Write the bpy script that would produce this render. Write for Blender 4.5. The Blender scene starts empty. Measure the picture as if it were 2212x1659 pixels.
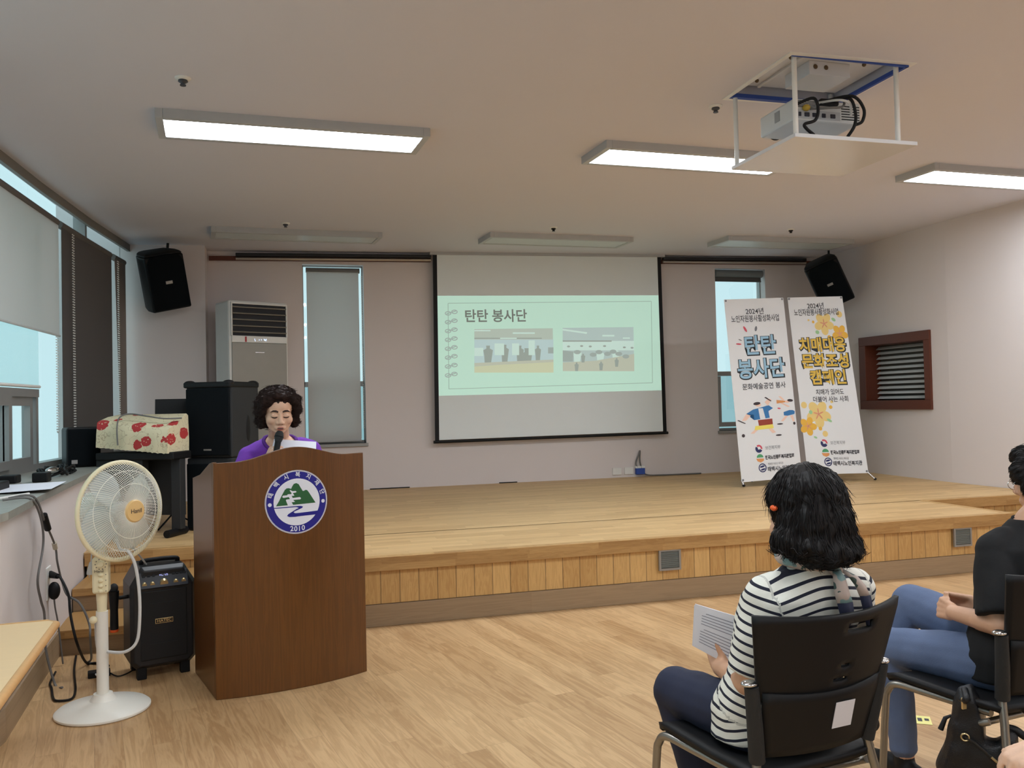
import bpy, bmesh, math, random
from math import sin, cos, pi, radians, sqrt, atan2
from mathutils import Vector as V, Matrix as Mx, noise as mn
from mathutils.bvhtree import BVHTree
random.seed(7)
SC = bpy.context.scene
COL = SC.collection
# ------------------------------------------------------------ camera, world, exposure
cam = bpy.data.objects.new('camera', bpy.data.cameras.new('camera')); COL.objects.link(cam)
cam.data.sensor_width = 36; cam.data.lens = 36 * 1829 / 2212; cam.data.clip_start = .05
yw, pt, rl = radians(15.4968), radians(1.2873), radians(-1.2874)
fw = V((sin(yw) * cos(pt), cos(yw) * cos(pt), sin(pt))); rt = V((cos(yw), -sin(yw), 0)); up = rt.cross(fw)
r2 = rt * cos(rl) + up * sin(rl); u2 = -rt * sin(rl) + up * cos(rl)
cm = Mx((r2, u2, -fw)).transposed().to_4x4(); cm.translation = (0, 0, 1.43)
cam.matrix_world = cm
SC.camera = cam
wd = bpy.data.worlds.new('daylight'); SC.world = wd; wd.use_nodes = True
wd.node_tree.nodes['Background'].inputs[0].default_value = (.66, .92, .98, 1)
wd.node_tree.nodes['Background'].inputs[1].default_value = 1.0
vs = SC.view_settings
vs.view_transform = 'Standard'; vs.look = 'None'; vs.gamma = 1; vs.exposure = 0.0; vs.use_curve_mapping = False
SC.cycles.use_denoising = True
SC.cycles.max_bounces = 10; SC.cycles.diffuse_bounces = 6; SC.cycles.transparent_max_bounces = 12
LAMP = 27.0          # radiance of the lit ceiling panels

# ------------------------------------------------------------ mesh helpers
def lin(c):
    return tuple(((x / 255) / 12.92 if x / 255 <= .04045 else ((x / 255 + .055) / 1.055) ** 2.4) for x in c[:3])

class MB:
    def __init__(s, M=None): s.v = []; s.f = []; s.M = M or Mx()
    def add(s, vs, fs):
        b = len(s.v); s.v += [s.M @ V(p) for p in vs]; s.f += [[i + b for i in f] for f in fs]; return s
    def box(s, x0, x1, y0, y1, z0, z1, M=None):
        p = [(x, y, z) for z in (z0, z1) for y in (y0, y1) for x in (x0, x1)]
        if M: p = [M @ V(q) for q in p]
        return s.add(p, [(0, 2, 3, 1), (4, 5, 7, 6), (0, 1, 5, 4), (2, 6, 7, 3), (0, 4, 6, 2), (1, 3, 7, 5)])
    def poly(s, pts): return s.add(pts, [list(range(len(pts)))])
    def hexa(s, a, b):     # two quads joined
        return s.add(list(a) + list(b), [(3, 2, 1, 0), (4, 5, 6, 7), (0, 1, 5, 4), (1, 2, 6, 5), (2, 3, 7, 6), (3, 0, 4, 7)])
    def prism(s, p2, z0, z1, M=None):
        n = len(p2); p = [V((x, y, z0)) for x, y in p2] + [V((x, y, z1)) for x, y in p2]
        if M: p = [M @ q for q in p]
        return s.add(p, [list(range(n))[::-1], list(range(n, 2 * n))] + [(i, (i + 1) % n, n + (i + 1) % n, n + i) for i in range(n)])
    def loft(s, rings, closed=False):
        n = len(rings[0]); p = [q for r in rings for q in r]; f = []
        m = len(rings)
        for k in range(m if closed else m - 1):
            for i in range(n):
                a, b = k * n, ((k + 1) % m) * n
                f.append((a + i, a + (i + 1) % n, b + (i + 1) % n, b + i))
        if not closed: f += [list(range(n))[::-1], list(range((m - 1) * n, m * n))]
        return s.add(p, f)
    def tube(s, pts, r, n=8, closed=False):
        pts = [V(p) for p in pts]; m = len(pts); rings = []
        R = r if isinstance(r, (list, tuple)) else [r] * m
        t = (pts[1] - pts[0]).normalized(); a = t.orthogonal().normalized()
        for k in range(m):
            if closed: t2 = (pts[(k + 1) % m] - pts[k - 1])
            else: t2 = pts[min(k + 1, m - 1)] - pts[max(k - 1, 0)]
            if t2.length < 1e-9: t2 = t
            t2.normalize(); a = (a - t2 * a.dot(t2)); a = a.normalized() if a.length > 1e-6 else t2.orthogonal().normalized()
            b = t2.cross(a); t = t2
            rings.append([pts[k] + (a * cos(2 * pi * i / n) + b * sin(2 * pi * i / n)) * R[k] for i in range(n)])
        return s.loft(rings, closed)
    def lathe(s, prof, n=32, M=None):
        M = M or Mx()
        return s.loft([[M @ V((max(r, 1e-4) * cos(2 * pi * i / n), max(r, 1e-4) * sin(2 * pi * i / n), z)) for i in range(n)] for r, z in prof])
    def ell(s, c, r, M=None, n=20, m=12):
        M = M or Mx(); c = V(c)
        R = r if isinstance(r, (list, tuple)) else (r, r, r)
        rings = []
        for k in range(m + 1):
            ph = -pi / 2 + pi * min(max(k / m, .004), .996)
            rings.append([M @ (c + V((R[0] * cos(ph) * cos(2 * pi * i / n), R[1] * cos(ph) * sin(2 * pi * i / n), R[2] * sin(ph)))) for i in range(n)])
        return s.loft(rings)
    def cap(s, p0, r0, p1, r1, n=14):      # round cone
        p0, p1 = V(p0), V(p1); d = p1 - p0; t = d.normalized() if d.length > 1e-6 else V((0, 0, 1))
        P = []; R = []
        for k in range(6):
            a = pi / 2 * (1 - k / 5); P.append(p0 - t * r0 * sin(a)); R.append(max(r0 * cos(a), r0 * .03))
        for k in range(6):
            a = pi / 2 * k / 5; P.append(p1 + t * r1 * sin(a)); R.append(max(r1 * cos(a), r1 * .03))
        a = t.orthogonal().normalized(); b = t.cross(a)
        return s.loft([[q + (a * cos(2 * pi * i / n) + b * sin(2 * pi * i / n)) * r for i in range(n)] for q, r in zip(P, R)])
    def chain(s, pts, rs):
        for i in range(len(pts) - 1): s.cap(pts[i], rs[i], pts[i + 1], rs[i + 1])
        return s
    def frus(s, pts, rs, n=20): return s.tube(pts, list(rs), n)

def spline(pts, k=6, closed=False):
    pts = [V(p) for p in pts]; n = len(pts); out = []
    for i in range(n if closed else n - 1):
        g = (lambda j: pts[j % n]) if closed else (lambda j: pts[min(max(j, 0), n - 1)])
        a, b, c, d = g(i - 1), g(i), g(i + 1), g(i + 2)
        for q in range(k):
            t = q / k
            out.append(.5 * (2 * b + (c - a) * t + (2 * a - 5 * b + 4 * c - d) * t * t + (3 * b - a - 3 * c + d) * t ** 3))
    if not closed: out.append(pts[-1])
    return out

def mesh(name, mb):
    me = bpy.data.meshes.new(name); me.from_pydata([tuple(p) for p in mb.v], [], mb.f); me.validate()
    bm = bmesh.new(); bm.from_mesh(me); bmesh.ops.recalc_face_normals(bm, faces=bm.faces); bm.to_mesh(me); bm.free(); me.update()
    return me

def sm(me, ang=40):
    for p in me.polygons: p.use_smooth = True
    try: me.set_sharp_from_angle(angle=radians(ang))
    except Exception: pass

def ob(name, mb, mat, parent=None, smooth=0, bev=0, world=False, kind=None):
    me = mesh(name, mb) if isinstance(mb, MB) else mb
    if smooth: sm(me, smooth)
    o = bpy.data.objects.new(name, me); COL.objects.link(o)
    if mat and not me.materials: me.materials.append(mat)
    if parent:
        o.parent = parent
        if world: o.matrix_parent_inverse = wmat(parent).inverted()
    if bev:
        b = o.modifiers.new('bevel', 'BEVEL'); b.width = bev; b.segments = 2; b.limit_method = 'ANGLE'; b.angle_limit = radians(40)
    if kind: o['kind'] = kind
    return o

def wmat(o):
    m = o.matrix_basis.copy()
    if o.parent: m = wmat(o.parent) @ o.matrix_parent_inverse @ m
    return m

def tag(o, label, cat, group=None):
    o['label'] = label; o['category'] = cat
    if group: o['group'] = group
    return o

def thing(name, label, cat, loc=(0, 0, 0), rz=0, group=None):
    o = bpy.data.objects.new(name, None); COL.objects.link(o); o.empty_display_size = .05
    o.location = loc; o.rotation_euler = (0, 0, rz)
    return tag(o, label, cat, group)

def blob(mb, voxel=.006, it=4, name='body', fac=.5):
    me = mesh(name, mb); o = bpy.data.objects.new('tmp', me); COL.objects.link(o)
    r = o.modifiers.new('r', 'REMESH'); r.mode = 'VOXEL'; r.voxel_size = voxel; r.adaptivity = 0
    if it:
        s = o.modifiers.new('s', 'SMOOTH'); s.iterations = it; s.factor = fac
    dg = bpy.context.evaluated_depsgraph_get(); dg.update()
    m2 = bpy.data.meshes.new_from_object(o.evaluated_get(dg)); m2.name = name
    bpy.data.objects.remove(o); bpy.data.meshes.remove(me); m2.materials.clear()
    for p in m2.polygons: p.use_smooth = True
    return m2

def copy_tree(o, parent=None):
    c = o.copy(); COL.objects.link(c)
    if parent: c.parent = parent
    for ch in list(o.children): copy_tree(ch, c)
    return c

def flat(loops_or_tris, fn, sub=0):     # 2-D polygons -> mesh through fn(u, v)
    bm = bmesh.new()
    for lp in loops_or_tris:
        f = bm.faces.new([bm.verts.new((u, v, 0)) for u, v in lp])
    bmesh.ops.triangulate(bm, faces=bm.faces)
    for _ in range(sub):
        bmesh.ops.subdivide_edges(bm, edges=[e for e in bm.edges if e.calc_length() > .02], cuts=1)
        bmesh.ops.triangulate(bm, faces=bm.faces)
    for v in bm.verts: v.co = V(fn(v.co.x, v.co.y))
    me = bpy.data.meshes.new('flat'); bm.to_mesh(me); bm.free()
    return me

def circ(cx, cy, r, n=40, a0=0, a1=2 * pi): return [(cx + r * cos(a0 + (a1 - a0) * i / n), cy + r * sin(a0 + (a1 - a0) * i / n)) for i in range(n if a1 - a0 > 6.28 else n + 1)]

def textmesh(body, size, fn, bold=0, align='CENTER', xs=1, fit=0):
    c = bpy.data.curves.new('t', 'FONT'); c.body = body; c.size = size; c.align_x = align; c.align_y = 'CENTER'; c.offset = bold; c.resolution_u = 4
    o = bpy.data.objects.new('t', c); COL.objects.link(o)
    dg = bpy.context.evaluated_depsgraph_get(); dg.update()
    me = bpy.data.meshes.new_from_object(o.evaluated_get(dg)); bpy.data.objects.remove(o); bpy.data.curves.remove(c)
    if fit and len(me.vertices):
        x = [v.co.x for v in me.vertices]; xs = fit / (max(x) - min(x))
    for v in me.vertices: v.co = V(fn(v.co.x * xs, v.co.y))
    me.materials.clear()
    return me

# ------------------------------------------------------------ materials
def nd(nt, ty, ins=None, **kw):
    n = nt.nodes.new('ShaderNode' + ty)
    for k, v in kw.items(): setattr(n, k, v)
    for k, v in (ins or {}).items():
        if hasattr(v, 'is_linked') or isinstance(v, bpy.types.NodeSocket): nt.links.new(v, n.inputs[k])
        else: n.inputs[k].default_value = v
    return n

def m_(nt, op, a, b=0.0, c=0.0): return nd(nt, 'Math', {0: a, 1: b, 2: c}, operation=op).outputs[0]

def mixc(nt, f, a, b, bt='MIX'):
    n = nt.nodes.new('ShaderNodeMix'); n.data_type = 'RGBA'; n.blend_type = bt
    for k, v in ((0, f), (6, a), (7, b)):
        if isinstance(v, bpy.types.NodeSocket): nt.links.new(v, n.inputs[k])
        else: n.inputs[k].default_value = v if k == 0 else (*v[:3], 1)
    return n.outputs[2]

def base(name):
    m = bpy.data.materials.new(name); m.use_nodes = True
    nt = m.node_tree; return m, nt, nt.nodes['Principled BSDF']

def pm(name, c, rough=.5, metal=0, var=.05, scale=9, bump=0, bscale=None, spec=.5, emit=0, ec=None, stretch=(1, 1, 1), coat=0):
    m, nt, b = base(name); c = lin(c)
    tc = nd(nt, 'TexCoord'); mp = nd(nt, 'Mapping', {'Vector': tc.outputs['Object'], 'Scale': stretch})
    nz = nd(nt, 'TexNoise', {'Vector': mp.outputs[0], 'Scale': scale, 'Detail': 4.0})
    nt.links.new(mixc(nt, nz.outputs[0], [x * (1 - var) for x in c], [min(1, x * (1 + var)) for x in c]), b.inputs['Base Color'])
    b.inputs['Roughness'].default_value = rough; b.inputs['Metallic'].default_value = metal
    b.inputs['Specular IOR Level'].default_value = spec; b.inputs['Coat Weight'].default_value = coat
    if bump:
        n2 = nd(nt, 'TexNoise', {'Vector': mp.outputs[0], 'Scale': bscale or scale * 6, 'Detail': 3.0})
        bp = nd(nt, 'Bump', {'Strength': bump, 'Distance': .01, 'Height': n2.outputs[0]}); nt.links.new(bp.outputs[0], b.inputs['Normal'])
    if emit:
        b.inputs['Emission Color'].default_value = (*lin(ec or (255, 255, 255)), 1); b.inputs['Emission Strength'].default_value = emit
    return m

def planks(name, rot, w, L, cols, grain=(1.5, 14), seam=.7, rough=.4, tonew=.45, seamw=.02, plane='xy', gscale=1.0, dist=.6):
    m, nt, b = base(name)
    tc = nd(nt, 'TexCoord'); mp = nd(nt, 'Mapping', {'Vector': tc.outputs['Object'], 'Rotation': (0, 0, radians(rot))})
    s = nd(nt, 'SeparateXYZ', {0: mp.outputs[0]})
    x, y = {'xy': (0, 1), 'zx': (2, 0), 'xz': (0, 2)}[plane]; x, y = s.outputs[x], s.outputs[y]
    yr = m_(nt, 'DIVIDE', y, w); row = m_(nt, 'FLOOR', yr)
    rn = nd(nt, 'TexWhiteNoise', {'W': row}, noise_dimensions='1D').outputs[0]
    xr = m_(nt, 'MULTIPLY_ADD', rn, 7.3, m_(nt, 'DIVIDE', x, L)); idx = m_(nt, 'FLOOR', xr)
    cv = nd(nt, 'CombineXYZ', {0: row, 1: idx}); tone = nd(nt, 'TexWhiteNoise', {'Vector': cv.outputs[0]}, noise_dimensions='2D').outputs[0]
    gv = nd(nt, 'CombineXYZ', {0: m_(nt, 'MULTIPLY_ADD', tone, 40., m_(nt, 'MULTIPLY', x, grain[0])), 1: m_(nt, 'MULTIPLY', y, grain[1]), 2: m_(nt, 'MULTIPLY', tone, 23.)})
    g1 = nd(nt, 'TexNoise', {'Vector': gv.outputs[0], 'Scale': gscale, 'Detail': 5.0, 'Roughness': .6, 'Distortion': dist}).outputs[0]
    gv2 = nd(nt, 'CombineXYZ', {0: m_(nt, 'MULTIPLY', x, grain[0] * 2), 1: m_(nt, 'MULTIPLY', y, grain[1] * 9), 2: tone})
    g2 = nd(nt, 'TexNoise', {'Vector': gv2.outputs[0], 'Scale': gscale, 'Detail': 3.0}).outputs[0]
    wv = m_(nt, 'SINE', m_(nt, 'MULTIPLY', g1, 34.)); wv = m_(nt, 'MULTIPLY_ADD', wv, .5, .5)
    f = m_(nt, 'ADD', m_(nt, 'MULTIPLY', wv, .28), m_(nt, 'ADD', m_(nt, 'MULTIPLY', tone, tonew), m_(nt, 'MULTIPLY', g2, .35)))
    col = mixc(nt, f, lin(cols[0]), lin(cols[1]))
    fr = m_(nt, 'FRACT', yr); e1 = m_(nt, 'LESS_THAN', fr, seamw); e2 = m_(nt, 'LESS_THAN', m_(nt, 'FRACT', xr), seamw * w / L)
    e = m_(nt, 'MAXIMUM', e1, e2)
    col = mixc(nt, m_(nt, 'MULTIPLY', e, 1 - seam), col, (.02, .012, .006))
    nt.links.new(col, b.inputs['Base Color']); b.inputs['Roughness'].default_value = rough
    return m

M = {}
M['wall'] = pm('wall_paint', (216, 208, 206), .75, var=.02, scale=1.5, bump=.04, bscale=180)
M['ceil'] = pm('ceiling_paint', (210, 209, 217), .8, var=.015, scale=1.2)
M['floor'] = planks('laminate_floor', 79, .112, 1.15, [(217, 182, 136), (155, 117, 76)], rough=.4, tonew=.38, seamw=.018, seam=.72)
M['deck'] = planks('stage_deck_wood', 0, .075, .7, [(220, 186, 134), (182, 146, 98)], grain=(2, 26), rough=.5, tonew=.5, seamw=.03, seam=.8)
M['nosing'] = planks('stage_nosing_wood', 0, .045, .5, [(196, 158, 102), (158, 118, 68)], grain=(3, 30), rough=.5, plane='xz', tonew=.5, seamw=.0, seam=.9)
M['boards'] = planks('stage_front_boards', 0, .125, 3., [(222, 184, 122), (178, 136, 80)], grain=(3, 30), rough=.45, plane='zx', tonew=.55, seamw=.05, seam=.45)
M['vinylbase'] = planks('grey_brown_base_vinyl', 0, .5, 2.2, [(164, 140, 110), (134, 112, 86)], grain=(1.2, 30), rough=.5, plane='xz', seamw=0, tonew=.2)
M['lectern'] = planks('lectern_walnut', 0, .9, 5., [(110, 68, 27), (70, 42, 13)], grain=(1.2, 26), rough=.28, plane='zx', seamw=0, tonew=.15)
M['stone'] = pm('sill_stone', (150, 150, 142), .35, var=.25, scale=26)
M['alu'] = pm('window_aluminium', (150, 150, 148), .4, .5, var=.05)
M['white'] = pm('white_plastic', (226, 226, 222), .4)
M['black'] = pm('black_plastic', (15, 15, 17), .55, var=.1, spec=.3)
M['blackcloth'] = pm('black_grille_cloth', (10, 15, 19), .9, var=.3, scale=300, bump=.2, spec=.15)
M['charcoal'] = pm('charcoal_cabinet', (32, 34, 36), .7, var=.12, bump=.15, bscale=200)
M['panelframe'] = pm('lamp_frame_grey', (178, 180, 182), .45, 0)
M['chrome'] = pm('chrome', (205, 205, 205), .18, 1)
M['steel'] = pm('satin_steel_tube', (150, 146, 138), .32, .85)
M['lit'] = pm('lit_diffuser', (255, 255, 255), .5, emit=LAMP, ec=(240, 248, 255))
M['unlit'] = pm('unlit_diffuser', (196, 203, 204), .35)
M['rail'] = pm('black_rail', (30, 30, 33), .4)
M['brown'] = pm('brown_frame_wood', (92, 44, 26), .45, var=.2, stretch=(1, 8, 8))
M['cream'] = pm('cream_plastic', (232, 222, 186), .4, var=.03)
M['fanwhite'] = pm('fan_white', (232, 230, 220), .4, var=.03)
M['fanyellow'] = pm('fan_badge_yellow', (226, 190, 128), .4, var=.04)
M['cordgrey'] = pm('grey_cord', (110, 108, 106), .6)
M['cordwhite'] = pm('white_cord', (205, 206, 204), .5)
M['gold'] = pm('gold_knob', (214, 190, 140), .3, .8)
M['paper'] = pm('white_paper', (228, 230, 240), .7, var=.015)
M['ink'] = pm('printed_ink', (58, 58, 64), .7)
M['skin'] = pm('skin', (228, 186, 158), .5, var=.06, scale=30, bump=.04)
M['skinarm'] = pm('skin_tanned', (206, 160, 130), .5, var=.08, scale=30, bump=.04)
M['hair'] = pm('dark_brown_hair', (40, 26, 22), .68, var=.4, scale=60, spec=.2)
M['hairblack'] = pm('black_hair', (20, 16, 16), .58, var=.4, scale=60, spec=.28)
M['purple'] = pm('purple_tshirt', (112, 54, 168), .85, var=.1, bump=.08)
M['purpledark'] = pm('purple_rib', (84, 34, 130), .85, var=.1)
M['denimdark'] = pm('dark_navy_denim', (29, 35, 58), .85, var=.15, scale=160, bump=.1)
M['denim'] = pm('blue_denim', (90, 105, 136), .85, var=.18, scale=14, bump=.12, bscale=300)
M['blacktee'] = pm('black_tshirt', (13, 13, 15), .9, var=.2, scale=12, bump=.06)
M['navy'] = pm('navy_rib', (22, 26, 52), .85)
M['leather'] = pm('black_leather', (20, 21, 25), .42, var=.3, scale=50, bump=.25, bscale=260)
M['orange'] = pm('orange_plastic', (226, 92, 34), .5)
M['lip'] = pm('lips', (190, 100, 92), .45)
M['mouth'] = pm('mouth_inside', (70, 28, 28), .6)
M['brow'] = pm('eyebrow', (62, 42, 36), .8)
M['desk'] = pm('pale_beech_laminate', (222, 192, 146), .4, var=.04, stretch=(1, 10, 1))
M['deskedge'] = pm('beech_edge', (206, 160, 104), .45, var=.1, stretch=(1, 10, 1))
M['yellow'] = pm('yellow_sticker', (226, 220, 140), .6)
M['blue'] = pm('blue_tape', (44, 76, 158), .6)
M['lampwhite'] = pm('lift_white_panel', (216, 218, 222), .22, var=.04, scale=3)
M['projector'] = pm('projector_white', (206, 210, 210), .45)

def glass_mat(name, tint, fac=.06):
    m = bpy.data.materials.new(name); m.use_nodes = True; nt = m.node_tree; nt.nodes.clear()
    o = nd(nt, 'OutputMaterial'); t = nd(nt, 'BsdfTransparent', {0: (*tint, 1)}); g = nd(nt, 'BsdfGlossy', {0: (1, 1, 1, 1), 'Roughness': .03})
    x = nd(nt, 'MixShader', {0: fac, 1: t.outputs[0], 2: g.outputs[0]}); nt.links.new(x.outputs[0], o.inputs[0]); return m
M['glass'] = glass_mat('clear_glass', (.97, .99, .99))
M['glassdim'] = glass_mat('tinted_glass', (.66, .76, .77))

def frosted(name, c):
    m = bpy.data.materials.new(name); m.use_nodes = True; nt = m.node_tree; nt.nodes.clear()
    o = nd(nt, 'OutputMaterial'); t = nd(nt, 'BsdfTranslucent', {0: (*lin(c), 1)}); d = nd(nt, 'BsdfDiffuse', {0: (*lin(c), 1)})
    p = nd(nt, 'BsdfTransparent', {0: (.9, .97, .97, 1)})
    x = nd(nt, 'MixShader', {0: .5, 1: t.outputs[0], 2: d.outputs[0]}); y = nd(nt, 'MixShader', {0: .86, 1: x.outputs[0], 2: p.outputs[0]})
    nt.links.new(y.outputs[0], o.inputs[0]); return m
def blindmat(name, c, k):
    m, nt, b = base(name); l = lin(c)
    b.inputs['Base Color'].default_value = (*l, 1); b.inputs['Roughness'].default_value = .9; b.inputs['Specular IOR Level'].default_value = .2
    t = nd(nt, 'BsdfTranslucent', {0: (*l, 1)}); x = nd(nt, 'MixShader', {0: k, 1: b.outputs[0], 2: t.outputs[0]})
    nt.links.new(x.outputs[0], nt.nodes['Material Output'].inputs[0]); return m
M['blindgrey'] = blindmat('grey_blind_fabric', (222, 221, 219), .5); M['blinddark'] = blindmat('dark_blind_fabric', (96, 94, 93), .06); M['blindtaupe'] = blindmat('taupe_blind_fabric', (140, 132, 126), .12)
M['sheer'] = frosted('sheer_white_fabric', (225, 236, 236))

# ------------------------------------------------------------ the room
def ZC(x): return 3.215 + .0145 * (x + 1)
XR, YB, YR = 7.24, 10.07, -4.0
def Wx(y):      # inner face of the curved glazing
    P = [(-4.2, -2.25), (3, -1.95), (5, -1.86), (6.44, -1.79), (7.91, -1.71), (9.34, -1.57), (9.74, -1.52), (10.2, -1.47)]
    for (a, xa), (b, xb) in zip(P, P[1:]):
        if y <= b: return xa + (xb - xa) * (y - a) / (b - a)
    return P[-1][1]
def Lx(y):      # face of the low wall under the sill
    P = [(-4.2, -1.4), (3.3, -1.27), (4.2, -1.18), (5, -1.24), (5.9, -1.29), (7.35, -1.36), (9.76, -1.47)]
    for (a, xa), (b, xb) in zip(P, P[1:]):
        if y <= b: return xa + (xb - xa) * (y - a) / (b - a)
    return P[-1][1]

ob('floor', MB().box(-2.6, 7.6, YR - .3, YB + .3, -.15, 0), M['floor'], kind='structure')
# ceiling with the projector-lift opening
hx0, hx1, hy0, hy1 = 2.69, 3.44, 3.93, 4.59
mb = MB()
for x0, x1, y0, y1 in ((hx1, 7.6, YR - .3, YB + .3), (hx0, hx1, YR - .3, hy0), (hx0, hx1, hy1, YB + .3)):
    a = [(x0, y0, ZC(x0)), (x1, y0, ZC(x1)), (x1, y1, ZC(x1)), (x0, y1, ZC(x0))]
    mb.hexa(a, [(x, y, z + .45) for x, y, z in a])
for y0, y1 in zip((-4.3, 0, 3, 5, 6.44, 7.91, 9.34, 9.74), (0, 3, 5, 6.44, 7.91, 9.34, 9.74, YB + .3)):
    a = [(Wx(y0) - .09, y0, ZC(Wx(y0))), (hx0, y0, ZC(hx0)), (hx0, y1, ZC(hx0)), (Wx(y1) - .09, y1, ZC(Wx(y1)))]
    mb.hexa(a, [(x, y, z + .45) for x, y, z in a])
mb.box(hx0, hx1, hy0, hy1, ZC(3) + .40, ZC(3) + .45)
ob('ceiling', mb, M['ceil'], kind='structure')

def wall_grid(u0, u1, z0, z1, holes, fn, th):     # fn(u, d, z) -> point; d = depth into the wall
    us = sorted({u0, u1, *[h[0] for h in holes], *[h[1] for h in holes]}); zs = sorted({z0, z1, *[h[2] for h in holes], *[h[3] for h in holes]})
    mb = MB()
    for a, b in zip(us, us[1:]):
        for c, d in zip(zs, zs[1:]):
            mu, mz = (a + b) / 2, (c + d) / 2
            if any(h[0] < mu < h[1] and h[2] < mz < h[3] for h in holes): continue
            mb.hexa([fn(a, 0, c), fn(b, 0, c), fn(b, 0, d), fn(a, 0, d)], [fn(a, th, c), fn(b, th, c), fn(b, th, d), fn(a, th, d)])
    return mb
WL = (.30, 1.0, 1.0, 3.10); WR = (5.62, 6.37, 1.0, 3.16)
ob('wall_back', wall_grid(-1.9, 7.6, -.1, 3.7, [WL, WR], lambda u, d, z: (u, YB + d, z), .22), M['wall'], kind='structure')
# right wall with the booth window
RW = (7.98, 9.15, 1.27, 2.135)
RP = [(-4.3, 7.32), (5.0, 7.27), (6.9, 7.16), (7.7, 7.13), (9.12, 7.2), (10.3, 7.25)]
def Rx(y):
    for (a, xa), (b, xb) in zip(RP, RP[1:]):
        if y <= b: return xa + (xb - xa) * (y - a) / (b - a)
    return RP[-1][1]
mb = MB()
for a, b in ((-4.3, 5.), (5., 6.), (6., 6.9), (6.9, 7.7), (7.7, 10.3)):
    hs = [RW] if a == 7.7 else []
    q = wall_grid(a, b, -.1, 3.7, hs, (lambda u, d, z: (Rx(u) + d, u, z)), .25)
    mb.add(q.v, q.f)
ob('wall_right', mb, M['wall'], kind='structure')
ob('wall_rear', MB().box(-2.6, 7.6, YR - .25, YR, -.1, 3.7), M['wall'], kind='structure')
# low left wall, pier and sill
ys = [-4, 0, 3.3, 4.2, 5.0, 5.9, 6.6, 7.35, 8.5, 9.76]
mb = MB(); sl = MB(); bs = MB()
for a, b in zip(ys, ys[1:]):
    f = lambda y, o, z: (Lx(y) + o, y, z)
    w = lambda y, z: (Wx(y) - .25, y, z)
    mb.hexa([f(a, 0, -.1), f(b, 0, -.1), f(b, 0, .965), f(a, 0, .965)], [w(a, -.1), w(b, -.1), w(b, .965), w(a, .965)])
    sl.hexa([f(a, .03, .965), f(b, .03, .965), f(b, .03, 1.0), f(a, .03, 1.0)], [w(a, .965), w(b, .965), w(b, 1.0), w(a, 1.0)])
    if b <= 5.95: bs.hexa([f(a, 0, 0), f(b, 0, 0), f(b, 0, .145), f(a, 0, .145)], [f(a, .012, 0), f(b, .012, 0), f(b, .012, .145), f(a, .012, .145)])
ob('wall_left', mb, M['wall'], kind='structure')
ob('trim_1', sl, M['stone'], kind='structure')
ob('baseboard_left', bs, M['vinylbase'], kind='structure')
ob('wall_pier', MB().box(-2.2, -.74, 9.74, YB + .1, -.1, 3.6), M['wall'], kind='structure')

# left glazing
win = thing('window_1', 'curved band of aluminium windows above the stone sill on the left', 'window'); win['kind'] = 'structure'
fr = MB(); hd = MB(); gl = MB()
gy = [-4, -1, 1.5, 3.2, 4.6, 5.9, 7.2, 8.5, 9.74]
def wseg(mb, a, b, z0, z1, d0, d1):
    mb.hexa([(Wx(a) + d1, a, z0), (Wx(b) + d1, b, z0), (Wx(b) + d1, b, z1), (Wx(a) + d1, a, z1)],
            [(Wx(a) + d0, a, z0), (Wx(b) + d0, b, z0), (Wx(b) + d0, b, z1), (Wx(a) + d0, a, z1)])
for a, b in zip(gy, gy[1:]):
    wseg(hd, a, b, 3.135, 3.5, .0, .03)
    wseg(fr, a, b, 1.0, 1.05, -.12, -.02); pass
    wseg(gl, a, b, 1.05, 3.5, -.075, -.067)
for a in gy[1:-1]: wseg(fr, a - .025, a + .025, 1.05, 1.6 if a == 7.2 else 3.3, -.12, -.02)
for a, b in ((4.6, 5.9), (5.9, 7.18)):
    wseg(fr, a, b, 1.555, 1.615, -.12, .0)
ob('window_frame', fr, M['alu'], win); ob('glass', gl, M['glass'], win)
ob('window_head', hd, pm('head_trim', (120, 117, 112), .6), win)
for a, b in ((4.7, 5.85), (6.0, 7.1)):
    s = MB()
    for c, d in ((a, (a + b) / 2 + .03), ((a + b) / 2 - .03, b)):
        o = .03 if c == a else 0
        wseg(s, c, d, 1.05, 1.11, -.06 + o, -.02 + o); wseg(s, c, d, 1.49, 1.555, -.06 + o, -.02 + o)
        wseg(s, c, c + .06, 1.11, 1.49, -.06 + o, -.02 + o); wseg(s, d - .06, d, 1.11, 1.49, -.06 + o, -.02 + o)
    ob('sliding_sash', s, M['alu'], win)

# back-wall windows
def back_window(name, W, label, trans):
    w = thing(name, label, 'window'); w['kind'] = 'structure'
    x0, x1, z0, z1 = W; f = MB(); y = YB + .12
    for a in ((x0, x0 + .012, z0, z1), (x1 - .012, x1, z0, z1), (x0, x1, z0, z0 + .03), (x0, x1, z1 - .012, z1), (x0, x1, trans - .03, trans + .03)):
        f.box(a[0], a[1], y, y + .06, a[2], a[3])
    f.box(x0 + .045, x0 + .1, y - .02, y + .03, z0 + .05, trans - .035); f.box(x1 - .1, x1 - .045, y - .02, y + .03, z0 + .05, trans - .035)
    f.box(x0 + .1, x1 - .1, y - .02, y + .03, z0 + .05, z0 + .11)
    ob('window_frame', f, M['alu'], w)
    ob('glass', MB().box(x0, x1, y + .03, y + .036, trans, z1), M['glass'], w)
    ob('lower_glass', MB().box(x0, x1, y + .03, y + .036, z0, trans), M['glassdim'], w)
    ob('window_sill', MB().box(x0 - .02, x1 + .02, YB - .035, YB + .2, z0 - .035, z0), M['alu'], w)
back_window('window_2', WL, 'tall narrow window behind a lowered grey blind, beside the air conditioner', 1.70)
back_window('window_3', WR, 'tall narrow bright window behind the leaning banners, its blind rolled up', 1.76)

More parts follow.
